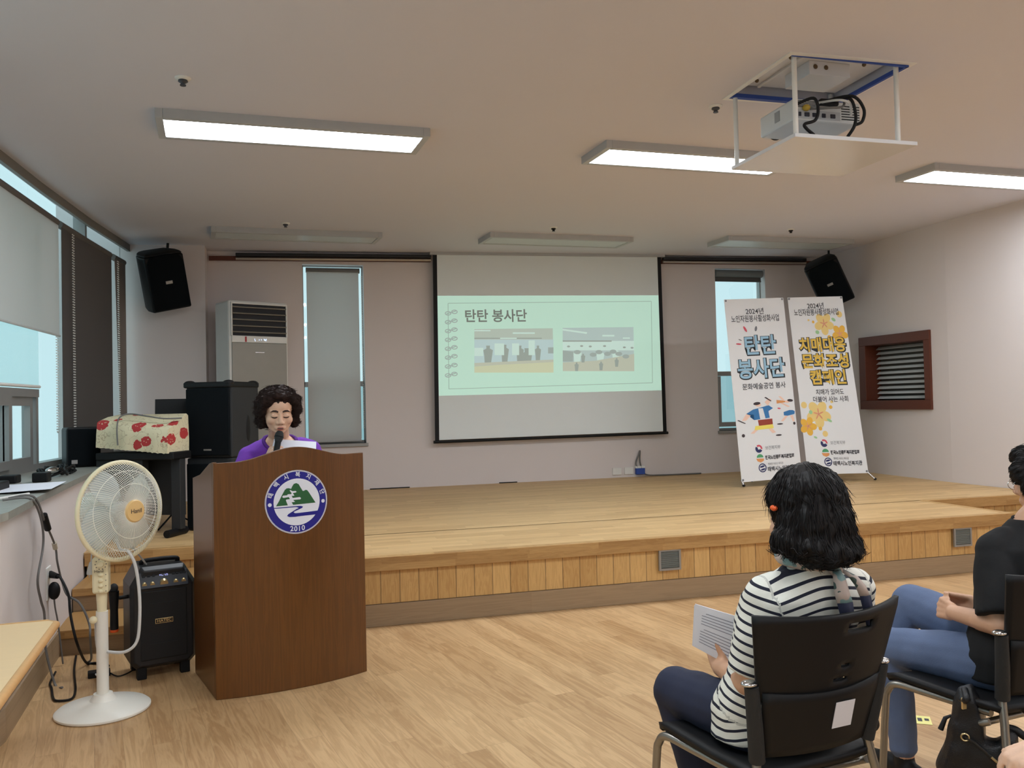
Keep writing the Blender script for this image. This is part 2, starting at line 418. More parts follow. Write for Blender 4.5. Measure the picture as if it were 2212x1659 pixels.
# booth window in the right wall
bw = thing('window_4', 'small brown framed booth window with a grey slatted blind in the right wall', 'window', (7.16, 8.56, 1.7)); bw['kind'] = 'structure'
f = MB(); a, b, c, d = RW
for y0, y1, z0, z1 in ((a - .02, b + .02, c - .02, c + .09), (a - .02, b + .02, d - .09, d + .02), (a - .02, a + .075, c + .09, d - .09), (b - .1, b + .02, c + .09, d - .09)):
    f.box(7.115, 7.40, y0, y1, z0, z1)
ob('window_frame', f, M['brown'], bw, world=True, bev=.004)
s = MB()
for k in range(11):
    z = c + .125 + k * (d - c - .25) / 10
    s.box(-.026, .026, a + .08, b - .1, -.0015, .0015, Mx.Translation((7.30, 0, z)) @ Mx.Rotation(radians(-38), 4, 'Y'))
ob('blind_slats', s, pm('grey_slats', (206, 208, 206), .45), bw, world=True)
ob('blind_backing', MB().box(7.345, 7.35, a, b, c, d), pm('booth_dark', (70, 68, 64), .8), bw, world=True)

# ------------------------------------------------------------ stage
SZ, SY, SX0, SX1, SYB = .45, 5.57, .2, 5.69, 6.52
st = thing('stage', 'low wooden stage platform with a projecting front across the back of the hall', 'stage', (3, 7.5, 0))
xl = lambda y: Lx(y)
d = MB()
d.box(SX0, SX1, SY, SYB + .02, SZ - .04, SZ)
d.prism([(-1.32, SYB), (7.16, SYB), (7.13, 7.7), (7.2, 9.12), (7.2, YB), (-.74, YB), (-.74, 9.74), (-1.46, 9.74), (-1.36, 7.35)], SZ - .04, SZ)
ob('deck', d, M['deck'], st, world=True)
n = MB(); n.box(SX0 - .03, SX1 + .03, SY - .035, SY + .03, SZ - .09, SZ + .002); n.box(SX1 - .03, SX1 + .03, SY + .03, SYB, SZ - .09, SZ + .002)
n.box(SX1 + .03, 7.2, SYB - .03, SYB + .03, SZ - .09, SZ + .002); n.box(-1.31, SX0 - .03, SYB - .03, SYB + .03, SZ - .09, SZ + .002); n.box(SX0 - .03, SX0 + .03, SY + .03, SYB, SZ - .09, SZ + .002)
ob('nosing', n, M['nosing'], st, world=True, bev=.004)
n = MB(); n.box(SX0, SX1, SY, SY + .03, .145, SZ - .09); n.box(SX1 - .02, SX1, SY + .03, SYB, 0, SZ - .09); n.box(SX0, SX0 + .02, SY + .03, SYB, 0, SZ - .09)
n.box(-1.3, 7.2, SYB, SYB + .02, 0, SZ - .09)
ob('front_panel', n, M['boards'], st, world=True)
n = MB(); n.box(SX0 - .004, SX1 + .004, SY - .012, SY + .02, 0, .142)
ob('baseboard', n, M['vinylbase'], st, world=True, bev=.003)
for nm, x0, x1, lb in (('stage_steps', -1.29, SX0 - .004, 'wooden steps up to the stage beside the left wall behind the fan'), ('stage_steps', SX1 + .03, 7.22, 'wooden steps up to the stage at the right wall behind the woman in black')):
    t = thing(nm, lb, 'steps', ((x0 + x1) / 2, 6, 0))
    tr = MB(); rs = MB()
    for k, y in enumerate((SY, 6.045)):
        z = .15 * (k + 1)
        tr.box(x0, x1, y - .025, (6.045, SYB)[k] - .002, z - .05, z); rs.box(x0, x1, y, y + .03, max(0, z - .15) if k else .145 * 0, z - .05)
    ob('tread', tr, M['nosing'], t, world=True, bev=.004); ob('riser', rs, M['vinylbase'], t, world=True)
# vents in the stage front
for i, x in enumerate((2.59, 5.13)):
    t = thing('vent_grille', ['grey square vent grille in the stage front near its middle', 'grey square vent grille in the stage front near its right end'][i], 'vent', (x + .085, SY - .018, .29), group='stage vent grilles')
    f = MB()
    for a in ((-.085, .085, .06, .075), (-.085, .085, -.075, -.06), (-.085, -.07, -.06, .06), (.07, .085, -.06, .06)): f.box(a[0], a[1], -.012, .004, a[2], a[3])
    ob('frame', f, M['alu'], t)
    f = MB()
    for k in range(9):
        zz = -.052 + k * .013
        f.box(-.07, .07, -.004, .004, -.005, .005, Mx.Translation((0, -.004, zz)) @ Mx.Rotation(.6, 4, 'X'))
    ob('louvres', f, pm('vent_grey', (112, 118, 116), .5), t)
    if i == 0: pass
# ceiling sprinklers
for i, (x, y, l) in enumerate(((-.465, 4.83, 'near the lit lamp at the left'), (2.683, 4.74, 'beside the projector lift'), (.102, 8.49, 'by the unlit lamp near the left wall'), (2.829, 8.43, 'by the unlit lamp before the screen'), (5.585, 8.28, 'by the unlit lamp above the banners'))):
    t = thing('ceiling_sprinkler', 'small round sprinkler head in the ceiling ' + l, 'sprinkler', (x, y, ZC(x)), group='ceiling sprinklers')
    ob('plate', MB().lathe([(.0, .002), (.042, .002), (.042, -.004), (.03, -.012), (0, -.012)], 24), M['white'], t, smooth=40)
    ob('head', MB().lathe([(.024, -.012), (.026, -.02), (.012, -.03), (.012, -.036), (.016, -.037), (.016, -.042), (0, -.042)], 16), M['black'] if i > 2 else pm('sprinkler_grey', (80, 84, 92), .4, .5), t, smooth=40)
# lamps
LF = [(.145, 5.60, 4.0, 1.58, .335, 1), (3.07, 5.775, 4.0, 1.58, .345, 1), (6.0, 5.93, 4.0, 1.6, .335, 1),
      (.225, 8.965, 5.4, 1.60, .30, 0), (3.055, 9.005, 4.6, 1.63, .34, 0), (5.895, 8.945, 2.8, 1.67, .37, 0)]
LLAB = ['lit ceiling panel lamp nearest the left wall, above the fan', 'lit ceiling panel lamp partly behind the projector lift', 'lit ceiling panel lamp cut by the right edge of the photo',
        'unlit ceiling panel lamp over the air conditioner', 'unlit ceiling panel lamp in front of the projection screen', 'unlit ceiling panel lamp over the two banners']
for x, y in ((.4, 2.0), (3.3, 2.2), (6.2, 2.3), (.5, -1.4), (3.4, -1.3), (6.3, -1.2)):  # unseen panel rows added behind the viewer to light the room
    LF.append((x, y, 4., 1.58, .34, 1)); LLAB.append('lit ceiling panel lamp added behind the viewer, out of the photo')
for i, (x, y, a, L, w, on) in enumerate(LF):
    t = thing('ceiling_lamp', LLAB[i], 'ceiling lamp', (x, y, ZC(x)), radians(a), 'ceiling panel lamps' + (' out of the photo' if i > 5 else ''))
    t.rotation_euler = (0, -.0145, radians(a))
    fl = MB(); e = .045; h = -.05
    for q in ((-L / 2 - e, -L / 2, -w / 2 - e, w / 2 + e), (L / 2, L / 2 + e, -w / 2 - e, w / 2 + e), (-L / 2, L / 2, -w / 2 - e, -w / 2), (-L / 2, L / 2, w / 2, w / 2 + e)): fl.box(q[0], q[1], q[2], q[3], h - .006, .004)
    ob('frame', fl, M['panelframe'], t, bev=.003)
    ob('diffuser', MB().box(-L / 2, L / 2, -w / 2, w / 2, h, h + .02), M['lit'] if on else M['unlit'], t)
# ============================================================ blinds
def left_blind(name, label, y0, y1, z0, z1, mat, yb0=None, chain=None, off=.022):
    t = thing(name, label, 'roller blind', ((Wx(y0) + Wx(y1)) / 2 + off, (y0 + y1) / 2, z1), group='roller blinds on the curved window')
    yb0 = yb0 or y0
    n = 6; L = lambda a, b, k: a + (b - a) * k / n
    f = MB()
    for k in range(n):
        P = [(L(yb0, y1, k), z0), (L(yb0, y1, k + 1), z0), (L(y0, y1, k + 1), z1), (L(y0, y1, k), z1)]
        f.hexa([(Wx(y) + off, y, z) for y, z in P], [(Wx(y) + off - .003, y, z) for y, z in P])
    ob('fabric', f, mat, t, world=True)
    ob('bottom_bar', MB().tube([(Wx(y) + off, y, z0) for y in (yb0 - .01, (yb0 + y1) / 2, y1 + .01)], .009, 8), mat, t, world=True, smooth=50)
    ob('roller_tube', MB().tube([(Wx(y) + off - .02, y, z1 + .005) for y in (y0, (y0 + y1) / 2, y1)], .032, 14), pm('roller_' + name, tuple(int(c) for c in (96, 92, 88)), .7), t, world=True, smooth=50)
    if chain:
        c = MB()
        for (ya, za, zb, o2) in chain:
            x = Wx(ya) + off + o2
            k = int((zb - za) / .022)
            for i in range(k):
                c.ell((x, ya, za + i * .022), .0065, n=6, m=4)
                c.ell((x, ya + .045, za + i * .022), .0065, n=6, m=4)
            for i in range(5): c.ell((x, ya + .0225 - .0225 * cos(pi * i / 4), za - .025 * sin(pi * i / 4)), .0065, n=6, m=4)
        ob('bead_chain', c, M['white'], t, world=True, smooth=60)
    return t
left_blind('roller_blind', 'wide pale grey roller blind pulled half way down on the left windows', 4.3, 7.62, 2.06, 2.985, M['blindgrey'], chain=[(7.57, 1.30, 2.98, -.01)])
left_blind('roller_blind', 'dark grey roller blind fully lowered between the two other left window blinds', 7.70, 9.13, 1.03, 2.985, M['blinddark'], chain=[(7.88, 1.27, 2.98, .035)])
left_blind('roller_blind', 'narrow taupe roller blind next to the wall pier behind the hanging loudspeaker', 9.24, 9.60, 1.03, 2.985, M['blindtaupe'], yb0=9.40, chain=[(9.27, 1.3, 2.98, .02)])
t = thing('sheer_blind', 'white translucent blind glowing with daylight below the half lowered grey blind', 'roller blind', (Wx(6) + .02, 6, 1.62))
f = MB()
for a, b in ((4.6, 5.9), (5.9, 7.2)):
    f.hexa([(Wx(y) - .008, y, z) for y, z in ((a, 1.62), (b, 1.62), (b, 3.02), (a, 3.02))], [(Wx(y) - .011, y, z) for y, z in ((a, 1.62), (b, 1.62), (b, 3.02), (a, 3.02))])
ob('fabric', f, M['sheer'], t, world=True)
ob('bottom_bar', MB().tube([(Wx(y) - .004, y, 1.635) for y in (4.6, 5.9, 7.2)], .012, 8), M['white'], t, world=True, smooth=50)

# back wall blinds
t = thing('roller_blind', 'light grey roller blind fully lowered over the window beside the air conditioner', 'roller blind', (.65, YB, 3.05))
y = YB + .035
ob('fabric', MB().box(.345, .945, y, y + .003, 1.03, 3.02), M['blindgrey'], t, world=True)
ob('bottom_bar', MB().tube([(.34, y, 1.03), (.95, y, 1.03)], .011, 8), M['blindgrey'], t, world=True, smooth=50)
ob('roller_tube', MB().tube([(.34, y + .02, 3.035), (.96, y + .02, 3.035)], .03, 14), pm('roller_b', (110, 112, 112), .7), t, world=True, smooth=50)
c = MB()
for i in range(86):
    for x in (.975, .985): c.ell((x, y - .004 + (x - .975), 1.18 + i * .021), .005, n=6, m=4)
ob('bead_chain', c, M['white'], t, world=True)
t = thing('roller_blind', 'rolled up dark blind at the top of the bright window behind the banners', 'roller blind', (5.98, YB + .04, 3.1))
ob('roller_tube', MB().tube([(5.64, YB + .05, 3.10), (6.35, YB + .05, 3.10)], .05, 16), pm('roller_c', (112, 118, 120), .6), t, world=True, smooth=50)
ob('fabric', MB().box(5.65, 6.34, YB + .055, YB + .058, 3.0, 3.1), M['blinddark'], t, world=True)
ob('bottom_bar', MB().tube([(5.65, YB + .056, 3.0), (6.34, YB + .056, 3.0)], .01, 8), M['blinddark'], t, world=True, smooth=50)

# ============================================================ curtain rail on the back wall
ry = radians(-.88)
def rail(label, x0, x1, b0, b1):
    t = thing('curtain_rail', label, 'curtain rail', (x0, YB - .04, 3.140 + .0157 * (x0 + .7)), group='curtain rails on the back wall'); t.rotation_euler = (0, ry, 0)
    ob('batten', MB().box(b0 - x0, b1 - x0, .0, .035, -.03, .02), M['brown'], t)
    ob('upper_track', MB().box(0, x1 - x0, -.045, .0, .012, .05), M['rail'], t, bev=.004)
    ob('lower_track', MB().tube([(0, -.02, -.012), (x1 - x0, -.02, -.012)], .016, 12), pm('track_metal', (178, 170, 158), .3, .7), t, smooth=50)
rail('black and silver curtain rail on brown batten left of the projection screen', -.43, 1.80, -.72, 1.80)
rail('black and silver curtain rail on brown batten right of the projection screen', 4.84, 6.97, 4.84, 7.20)

# ============================================================ projection screen
scr = thing('projection_screen', 'large pull-down projection screen with black borders showing a pale green slide', 'projection screen', (3.3, 9.97, 3.24))
S0 = [V((1.799, 9.97, .986)), V((4.811, 9.97, 1.003)), V((4.792, 9.97, 3.30)), V((1.817, 9.97, 3.25))]
def bil(Q, u, v, d=0, nrm=V((0, -1, 0))): return (Q[0] * (1 - u) + Q[1] * u) * (1 - v) + (Q[3] * (1 - u) + Q[2] * u) * v + nrm * d
sf = lambda u, v, d: bil(S0, u, v, d)
def sq(u0, u1, v0, v1, d0, d1): return MB().hexa([sf(u0, v0, d0), sf(u1, v0, d0), sf(u1, v1, d0), sf(u0, v1, d0)], [sf(u0, v0, d1), sf(u1, v0, d1), sf(u1, v1, d1), sf(u0, v1, d1)])
ob('fabric', sq(.012, .988, .01, 1, 0, .003), pm('screen_fabric', (230, 238, 240), .85, var=.01), scr, world=True)
ob('left_border', sq(0, .0165, .0, 1, -.002, .0045), M['black'], scr, world=True); ob('right_border', sq(.9835, 1, .0, 1, -.002, .0045), M['black'], scr, world=True)
ob('bottom_bar', MB().tube([sf(-.006, .0, 0), sf(1.006, .0, 0)], .018, 12), M['black'], scr, world=True, smooth=50)
ob('case', MB().box(1.78, 4.84, 9.94, 10.04, 3.245, 3.36, Mx.Translation((3.3, 0, 3.28)) @ Mx.Rotation(-.0145, 4, 'Y') @ Mx.Translation((-3.3, 0, -3.28))), M['panelframe'], scr, world=True)
Q = [V((1.856, 9.966, 1.536)), V((4.755, 9.966, 1.551)), V((4.745, 9.966, 2.774)), V((1.847, 9.966, 2.732))]
def slide_glow_mat(name, c, k=.5):  # projector light put into the slide colours as emission
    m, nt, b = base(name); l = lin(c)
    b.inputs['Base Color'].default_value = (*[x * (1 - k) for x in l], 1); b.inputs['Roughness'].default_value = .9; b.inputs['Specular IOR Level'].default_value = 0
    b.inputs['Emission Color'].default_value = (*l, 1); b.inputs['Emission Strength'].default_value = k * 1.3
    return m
SL = {k: slide_glow_mat('projected_' + k, c) for k, c in dict(green=(196, 232, 214), grey=(122, 128, 120), line=(160, 186, 172), ph=(186, 200, 188), ph2=(184, 204, 200), dark=(160, 172, 164), yel=(206, 212, 180), lite=(206, 232, 222), tan=(194, 200, 182), blue=(190, 214, 214), mid=(166, 180, 174)).items()}
qf = lambda d: (lambda u, v: bil(Q, u, v, d))
sl = ob('projected_slide_glow', flat([[(0, 0), (1, 0), (1, 1), (0, 1)]], qf(0), 3), SL['green'], scr, world=True)
# slide coordinates measured on the 1690 px crop: u = (x - 78) / 1505, v from the bottom
def px(x, y): 
    v = 1 - (y - (342 - 3 * (x - 70) / 1500)) / ((1018 - 38 * (x - 88) / 1500) - (342 - 3 * (x - 70) / 1500)); u = (x - (70 + 18 * (1 - v))) / 1500
    return (u, v)
fl = []
def strip(pts, w):
    for (a, b), (c, e) in zip(pts, pts[1:]):
        dx, dy = c - a, e - b; l = sqrt(dx * dx + dy * dy); nx, ny = -dy / l * w, dx / l * w
        fl.append([px(a + nx, b + ny), px(c + nx, e + ny), px(c - nx, e - ny), px(a - nx, b - ny)])
strip([(145, 393), (1518, 380), (1522, 930), (150, 972), (145, 393)], 2)
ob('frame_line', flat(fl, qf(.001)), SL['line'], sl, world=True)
fl = []
for k in range(8):
    y0 = 453 + k * 60
    for cx in (145, 185): strip([(cx + 18 * cos(a), y0 + (8 if cx == 145 else -2) + 12 * sin(a)) for a in [2 * pi * i / 12 for i in range(13)]], 3)
    strip([(135, y0 + 12), (195, y0 - 8)], 3)
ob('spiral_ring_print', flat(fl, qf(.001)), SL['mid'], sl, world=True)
def tx(cx, cy, asp=1.0):
    return lambda x, y: bil(Q, px(cx, cy)[0] + x, px(cx, cy)[1] + y * 2.37, .0012)
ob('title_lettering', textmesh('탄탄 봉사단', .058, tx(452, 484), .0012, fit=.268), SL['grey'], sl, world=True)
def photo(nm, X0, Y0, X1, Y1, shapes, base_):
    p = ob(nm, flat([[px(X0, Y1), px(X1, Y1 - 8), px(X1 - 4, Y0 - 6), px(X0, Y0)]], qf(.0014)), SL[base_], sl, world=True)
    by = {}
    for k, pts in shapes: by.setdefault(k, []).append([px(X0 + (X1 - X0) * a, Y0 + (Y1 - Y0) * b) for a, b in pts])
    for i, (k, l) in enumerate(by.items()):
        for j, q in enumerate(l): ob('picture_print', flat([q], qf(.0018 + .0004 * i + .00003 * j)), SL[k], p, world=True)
R = lambda a, b, c, d: [(a, b), (c, b), (c, d), (a, d)]
def man(x, y, h, w=.05): return [(x - w * .4, y), (x + w * .4, y), (x + w * .35, y + h * .16), (x + w, y + h * .25), (x + w * .8, y + h * .6), (x + w * .6, y + h), (x - w * .7, y + h), (x - w * .8, y + h * .55), (x - w, y + h * .25), (x - w * .35, y + h * .16)]
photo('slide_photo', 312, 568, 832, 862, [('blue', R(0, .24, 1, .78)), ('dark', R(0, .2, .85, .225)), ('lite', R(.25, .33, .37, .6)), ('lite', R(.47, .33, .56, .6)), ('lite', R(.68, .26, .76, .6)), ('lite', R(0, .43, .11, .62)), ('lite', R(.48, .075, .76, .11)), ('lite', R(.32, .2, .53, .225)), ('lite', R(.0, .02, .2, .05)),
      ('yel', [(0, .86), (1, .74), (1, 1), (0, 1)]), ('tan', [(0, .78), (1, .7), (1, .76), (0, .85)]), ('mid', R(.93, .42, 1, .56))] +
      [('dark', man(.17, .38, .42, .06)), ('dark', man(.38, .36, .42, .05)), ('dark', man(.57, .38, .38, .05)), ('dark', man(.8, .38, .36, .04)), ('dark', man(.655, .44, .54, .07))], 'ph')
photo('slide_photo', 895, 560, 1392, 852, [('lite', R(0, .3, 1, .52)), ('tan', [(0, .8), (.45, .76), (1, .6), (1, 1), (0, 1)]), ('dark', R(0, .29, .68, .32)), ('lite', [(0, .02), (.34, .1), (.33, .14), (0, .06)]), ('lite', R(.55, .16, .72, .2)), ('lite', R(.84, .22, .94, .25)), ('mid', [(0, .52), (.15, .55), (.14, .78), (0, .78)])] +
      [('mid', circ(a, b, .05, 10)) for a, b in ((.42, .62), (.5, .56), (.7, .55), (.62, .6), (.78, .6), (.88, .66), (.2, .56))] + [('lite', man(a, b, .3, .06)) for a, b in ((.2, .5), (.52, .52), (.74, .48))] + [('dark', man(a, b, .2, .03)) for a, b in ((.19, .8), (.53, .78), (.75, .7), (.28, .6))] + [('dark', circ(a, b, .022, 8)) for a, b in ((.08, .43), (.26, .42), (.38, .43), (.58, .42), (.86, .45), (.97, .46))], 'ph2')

# ============================================================ two X-banners
bm_ = {k: pm('banner_' + k, c, .6, var=.0) for k, c in dict(white=(226, 228, 230), ink=(62, 62, 68), sky=(150, 190, 214), black=(28, 36, 42), gold=(222, 184, 72), pale=(232, 204, 130), amber=(232, 180, 66), pink=(222, 152, 116), leaf=(158, 204, 152), blue=(52, 118, 176), skin=(240, 204, 184), red=(150, 58, 40), hairc=(58, 48, 52), lemon=(238, 222, 104), navy=(40, 46, 96), green=(82, 160, 110), grey=(120, 122, 128), orange=(220, 150, 90), rose=(206, 80, 96)).items()}
def banner(label, C4, legs, design):
    o0 = (C4[0] + C4[1]) / 2; o0.z = SZ
    t = thing('x_banner', label, 'banner', o0, group='X-banners leaning on stands on the stage')
    nr = (C4[1] - C4[0]).cross(C4[3] - C4[0]).normalized()
    H = 2.7
    fn = lambda d: (lambda u, v: bil(C4, u, 1 - v / H, d, nr))      # u 0..1 across, v 0..H downwards
    sh = MB(); g = 6
    for k in range(g):
        a, b = H * k / g, H * (k + 1) / g
        sh.hexa([fn(0)(0, b), fn(0)(1, b), fn(0)(1, a), fn(0)(0, a)], [fn(-.002)(0, b), fn(-.002)(1, b), fn(-.002)(1, a), fn(-.002)(0, a)])
    sheet = ob('printed_sheet', sh, bm_['white'], t, world=True)
    s = MB()
    mid = fn(-.05)(.5, H * .5)
    for u, v in ((.03, .02), (.97, .02), (.04, H - .04), (.96, H - .04)): s.tube([mid, fn(-.012)(u, v)], .006, 8)
    ob('stand_frame', s, M['black'], t, world=True, smooth=50)
    ob('hub', MB().ell(mid, (.03, .02, .05)), M['black'], t, world=True, smooth=60)
    for a, b in legs:
        ob('foot', MB().tube([a, b], [.012, .014], 10), M['steel'] if b[2] > .47 else M['chrome'], t, world=True, smooth=50)
        ob('foot_tip', MB().ell((b[0], b[1], b[2] + .004), (.018, .018, .014)), M['black'], t, world=True, smooth=60)
    ob('rear_leg', MB().tube([mid, (o0.x, o0.y + .42, SZ + .008)], .009, 8), M['black'], t, world=True, smooth=50)
    ey = MB()
    for u, v in ((.025, .022), (.975, .022), (.025, H - .03), (.975, H - .03)): ey.lathe([(0, .001), (.012, .001), (.012, .004), (0, .004)], 14, Mx.Translation(fn(0)(u, v)) @ Mx.Rotation(pi / 2, 4, 'X'))
    ob('eyelet_studs', ey, M['grey'] if 'grey' in M else bm_['grey'], t, world=True)
    W = .755; cnt = [0]
    for it in design:
        if it[0] == 'T':
            _, txt, u, v, size, fit, col, bold = it
            d = .0015 + cnt[0] * .0
            f = fn(d + (.0012 if col not in ('black',) else 0))
            me = textmesh(txt, size, (lambda x, y, f=f: f(u + x, v - y)), bold, fit=fit)
            ob('lettering', me, bm_[col], sheet, world=True)
        else:
            _, nm, polys, col, d = it
            for j, q in enumerate([polys] if nm == 'petal_print' else [[q] for q in polys]): ob('flower_print' if nm == 'petal_print' else nm, flat(q, fn(d + .00004 * j)), bm_[col], sheet, world=True)
    return t
def ellp(cx, cy, rx, ry, a=0, n=22): return [(cx + rx * cos(q) * cos(a) - ry * sin(q) * sin(a), cy + rx * cos(q) * sin(a) + ry * sin(q) * cos(a)) for q in [2 * pi * i / n for i in range(n)]]
def flower(cx, cy, r, a0=.3): 
    return [ellp(cx + r * .62 * cos(a0 + k * 2 * pi / 5), cy + r * .62 * sin(a0 + k * 2 * pi / 5), r * .5, r * .4, a0 + k * 2 * pi / 5) for k in range(5)], [ellp(cx + r * .22 * cos(a0 + .6 + k * 2 * pi / 5), cy + r * .22 * sin(a0 + .6 + k * 2 * pi / 5), r * .26, r * .06, a0 + .6 + k * 2 * pi / 5) for k in range(5)]
def logos(us, vs):
    D = []
    (u1, v1), (u2, v2), (u3, v3) = zip(us, vs)
    r = .058
    D.append(('S', 'ministry_logo', [[(u1 + r * cos(a), v1 - r * sin(a)) for a in [pi * (-.05 + .75 * i / 12) for i in range(13)]] + [(u1 + r * .55 * cos(a), v1 - r * .55 * sin(a)) for a in [pi * (.7 - .75 * i / 12) for i in range(13)]]], 'rose', .0012))
    D.append(('S', 'ministry_logo', [[(u1 + r * cos(a), v1 - r * sin(a)) for a in [pi * (.8 + 1.05 * i / 14) for i in range(15)]] + [(u1 + r * .3 * cos(a), v1 - r * .1 - r * .3 * sin(a)) for a in [pi * (1.85 - 1.05 * i / 14) for i in range(15)]]], 'navy', .0012))
    D.append(('S', 'association_logo', [[(u2 - .004 + .055 * cos(a), v2 - .012 - .05 * sin(a)) for a in [pi * i / 12 for i in range(13)]]], 'green', .0012))
    D.append(('S', 'association_logo', [[(u2 - .07, v2 + .0), (u2 + .06, v2 + .005), (u2 + .05, v2 + .04), (u2, v2 + .06), (u2 - .05, v2 + .04)]], 'orange', .0014))
    D.append(('S', 'centre_logo', [[(u3 + r_ * cos(a), v3 + r_ * sin(a)) for r_, a in ((.065, q), (.065, q + .262), (.05, q + .262), (.05, q))] for q in [pi * i / 12 for i in range(24)]] + [ellp(u3 - .004, v3 - .02, .04, .014, -.2), ellp(u3 + .006, v3 + .022, .04, .013, -.2)], 'navy', .0012))
    D.append(('T', '보건복지부', u1 + .23, v1, .062, .25, 'grey', 0)); D.append(('T', '한국노인종합복지관협회', u2 + .32, v2, .062, .48, 'ink', .003))
    D.append(('T', '행복한 어르신 복지관', u3 + .22, v3 - .045, .04, .25, 'grey', 0)); D.append(('T', '태백시노인복지관', u3 + .32, v3 + .03, .075, .48, 'ink', .002))
    return D
TOP = lambda a, b: [('T', '2024년', .49, a, .105, .30, 'ink', .001), ('T', '노인자원봉사활성화사업', .49, b, .115, .80, 'ink', .001)]
def big(txt, u, v, size, fit, col): return [('T', txt, u + .006, v + .006, size, fit * 1.045, 'black', .02), ('T', txt, u, v, size, fit, col, .007)]
D1 = TOP(.20, .31) + big('탄탄', .52, .73, .31, .52, 'sky') + big('봉사단', .50, 1.08, .31, .78, 'sky') + [('T', '문화예술공연 봉사', .52, 1.33, .1, .72, 'ink', .001)]
D1 += [('S', 'burst_print', [ellp(.30, .46, .018, .05, -.5), ellp(.17, .68, .045, .012, .1)], 'rose', .0012), ('S', 'burst_print', [ellp(.48, .46, .02, .04, .3), ellp(.2, .62, .03, .008, .4)], 'grey', .0012)]
D1 += [('S', 'drummer_print', [[(.18, 1.72), (.30, 1.60), (.42, 1.56), (.56, 1.5), (.63, 1.6), (.55, 1.68), (.56, 1.88), (.30, 1.92), (.31, 1.76)]], 'blue', .0012), ('S', 'drummer_print', [[(.385, 1.58), (.46, 1.58), (.49, 1.9), (.40, 1.9)]], 'white', .0016), ('S', 'drummer_print', [[(.36, 1.93), (.6, 1.91), (.6, 2.08), (.37, 2.1)]], 'red', .002), ('S', 'drummer_print', [[(.31, 2.1), (.6, 2.08), (.61, 2.2), (.29, 2.22)]], 'lemon', .0016),
       ('S', 'drummer_print', [ellp(.39, 1.47, .05, .055), [(.18, 1.72), (.25, 1.78), (.17, 1.92), (.1, 1.92)], [(.55, 1.52), (.5, 1.4), (.57, 1.3), (.62, 1.33)], [(.3, 2.2), (.36, 2.2), (.28, 2.32), (.22, 2.31)], [(.52, 2.2), (.58, 2.2), (.64, 2.33), (.58, 2.35)]], 'skin', .0014), ('S', 'drummer_print', [ellp(.37, 1.43, .06, .045, -.3), [(.5, 1.26), (.53, 1.25), (.62, 1.38), (.6, 1.39)], [(.02, 1.9), (.05, 1.89), (.16, 2.0), (.14, 2.01)], ellp(.1, 2.36, .025, .05), ellp(.68, 2.42, .05, .025)], 'hairc', .0018)]
D1 += [('S', 'flutist_print', [[(.80, 1.74), (.9, 1.69), (1.02 - .06, 1.7), (.99, 1.74), (.98, 1.82), (.86, 1.86), (.8, 1.84)]], 'blue', .0012), ('S', 'flutist_print', [[(.7, 1.36), (.9, 1.42), (.9, 1.44), (.7, 1.47)]], 'orange', .0014), ('S', 'flutist_print', [ellp(.88, 1.43, .04, .04), [(.74, 1.25), (.78, 1.26), (.84, 1.38), (.8, 1.39)], [(.76, 1.46), (.8, 1.46), (.92, 1.58), (.88, 1.6)], [(.82, 1.86), (.87, 1.86), (.78, 2.02), (.74, 2.0)], [(.9, 1.86), (.95, 1.85), (.97, 2.03), (.94, 2.05)]], 'skin', .0016), ('S', 'flutist_print', [ellp(.93, 1.4, .05, .04, .5), ellp(.72, 2.09, .05, .022), ellp(.96, 2.1, .02, .045)], 'hairc', .0018), ('S', 'flutist_print', [ellp(.73, 1.62, .03, .02, .6)], 'rose', .0014)]
fx = lambda p: [(u, 1.49 + (v - 1.25) * .49) for u, v in p]
D1 = [(*d[:2], [fx(p) for p in d[2]], *d[3:]) if d[0] == 'S' and d[1] in ('drummer_print', 'flutist_print') else d for d in D1]
D1 += logos((.33, .34, .36), (2.22 + .02, 2.38, 2.52))
D2 = TOP(.145, .245)
f1, c1 = flower(.60, .42, .16); f2, c2 = flower(.86, .58, .13); f3, c3 = flower(.30, 1.80, .19); f4, c4 = flower(.10, 1.98, .13, .1)
D2 += [('S', 'petal_print', f1, 'pale', .0008), ('S', 'petal_print', f3, 'pale', .0008), ('S', 'petal_print', f2, 'amber', .001), ('S', 'petal_print', f4, 'amber', .001), ('S', 'flower_print', [ellp(.41, .39, .022, .022), ellp(.66, .63, .03, .03), ellp(.52, 1.70, .03, .028), ellp(.30, 2.02, .03, .03)], 'amber', .0011), *[('S', 'petal_print', c, 'pink', .0014) for c in (c1, c2, c3, c4)],
       ('S', 'flower_print', [ellp(.78, .36, .04, .025, .6), ellp(.46, .55, .035, .03, .3), ellp(.17, 1.77, .03, .03, .8), ellp(.47, 1.90, .045, .02, .5), ellp(.2, 2.15, .03, .015, .4)], 'leaf', .0011), ('S', 'flower_print', [ellp(.9, .28, .05, .05), ellp(.33, .36, .02, .015), ellp(.37, 2.1, .045, .045), ellp(.55, 1.62, .025, .02), ellp(.07, 1.66, .05, .05)], 'pale', .0011)]
D2 += big('치매대응', .52, .76, .235, .82, 'gold') + big('문화조성', .54, 1.01, .235, .82, 'gold') + big('캠페인', .55, 1.26, .235, .62, 'gold') + [('T', '치매가 있어도', .54, 1.475, .095, .48, 'ink', .001), ('T', '더불어 사는 사회', .54, 1.585, .095, .60, 'ink', .001)]
D2 += logos((.33, .34, .36), (2.24, 2.385, 2.52))
banner('tall white banner with pale blue headline and a drummer picture, on the left', [V((4.876, 8.28, .506)), V((5.651, 8.30, .531)), V((5.641, 8.55, 2.575)), V((4.866, 8.53, 2.542))], [((4.885, 8.30, .53), (4.89, 8.262, .468)), ((5.63, 8.31, .55), (5.655, 8.28, .468))], D1)
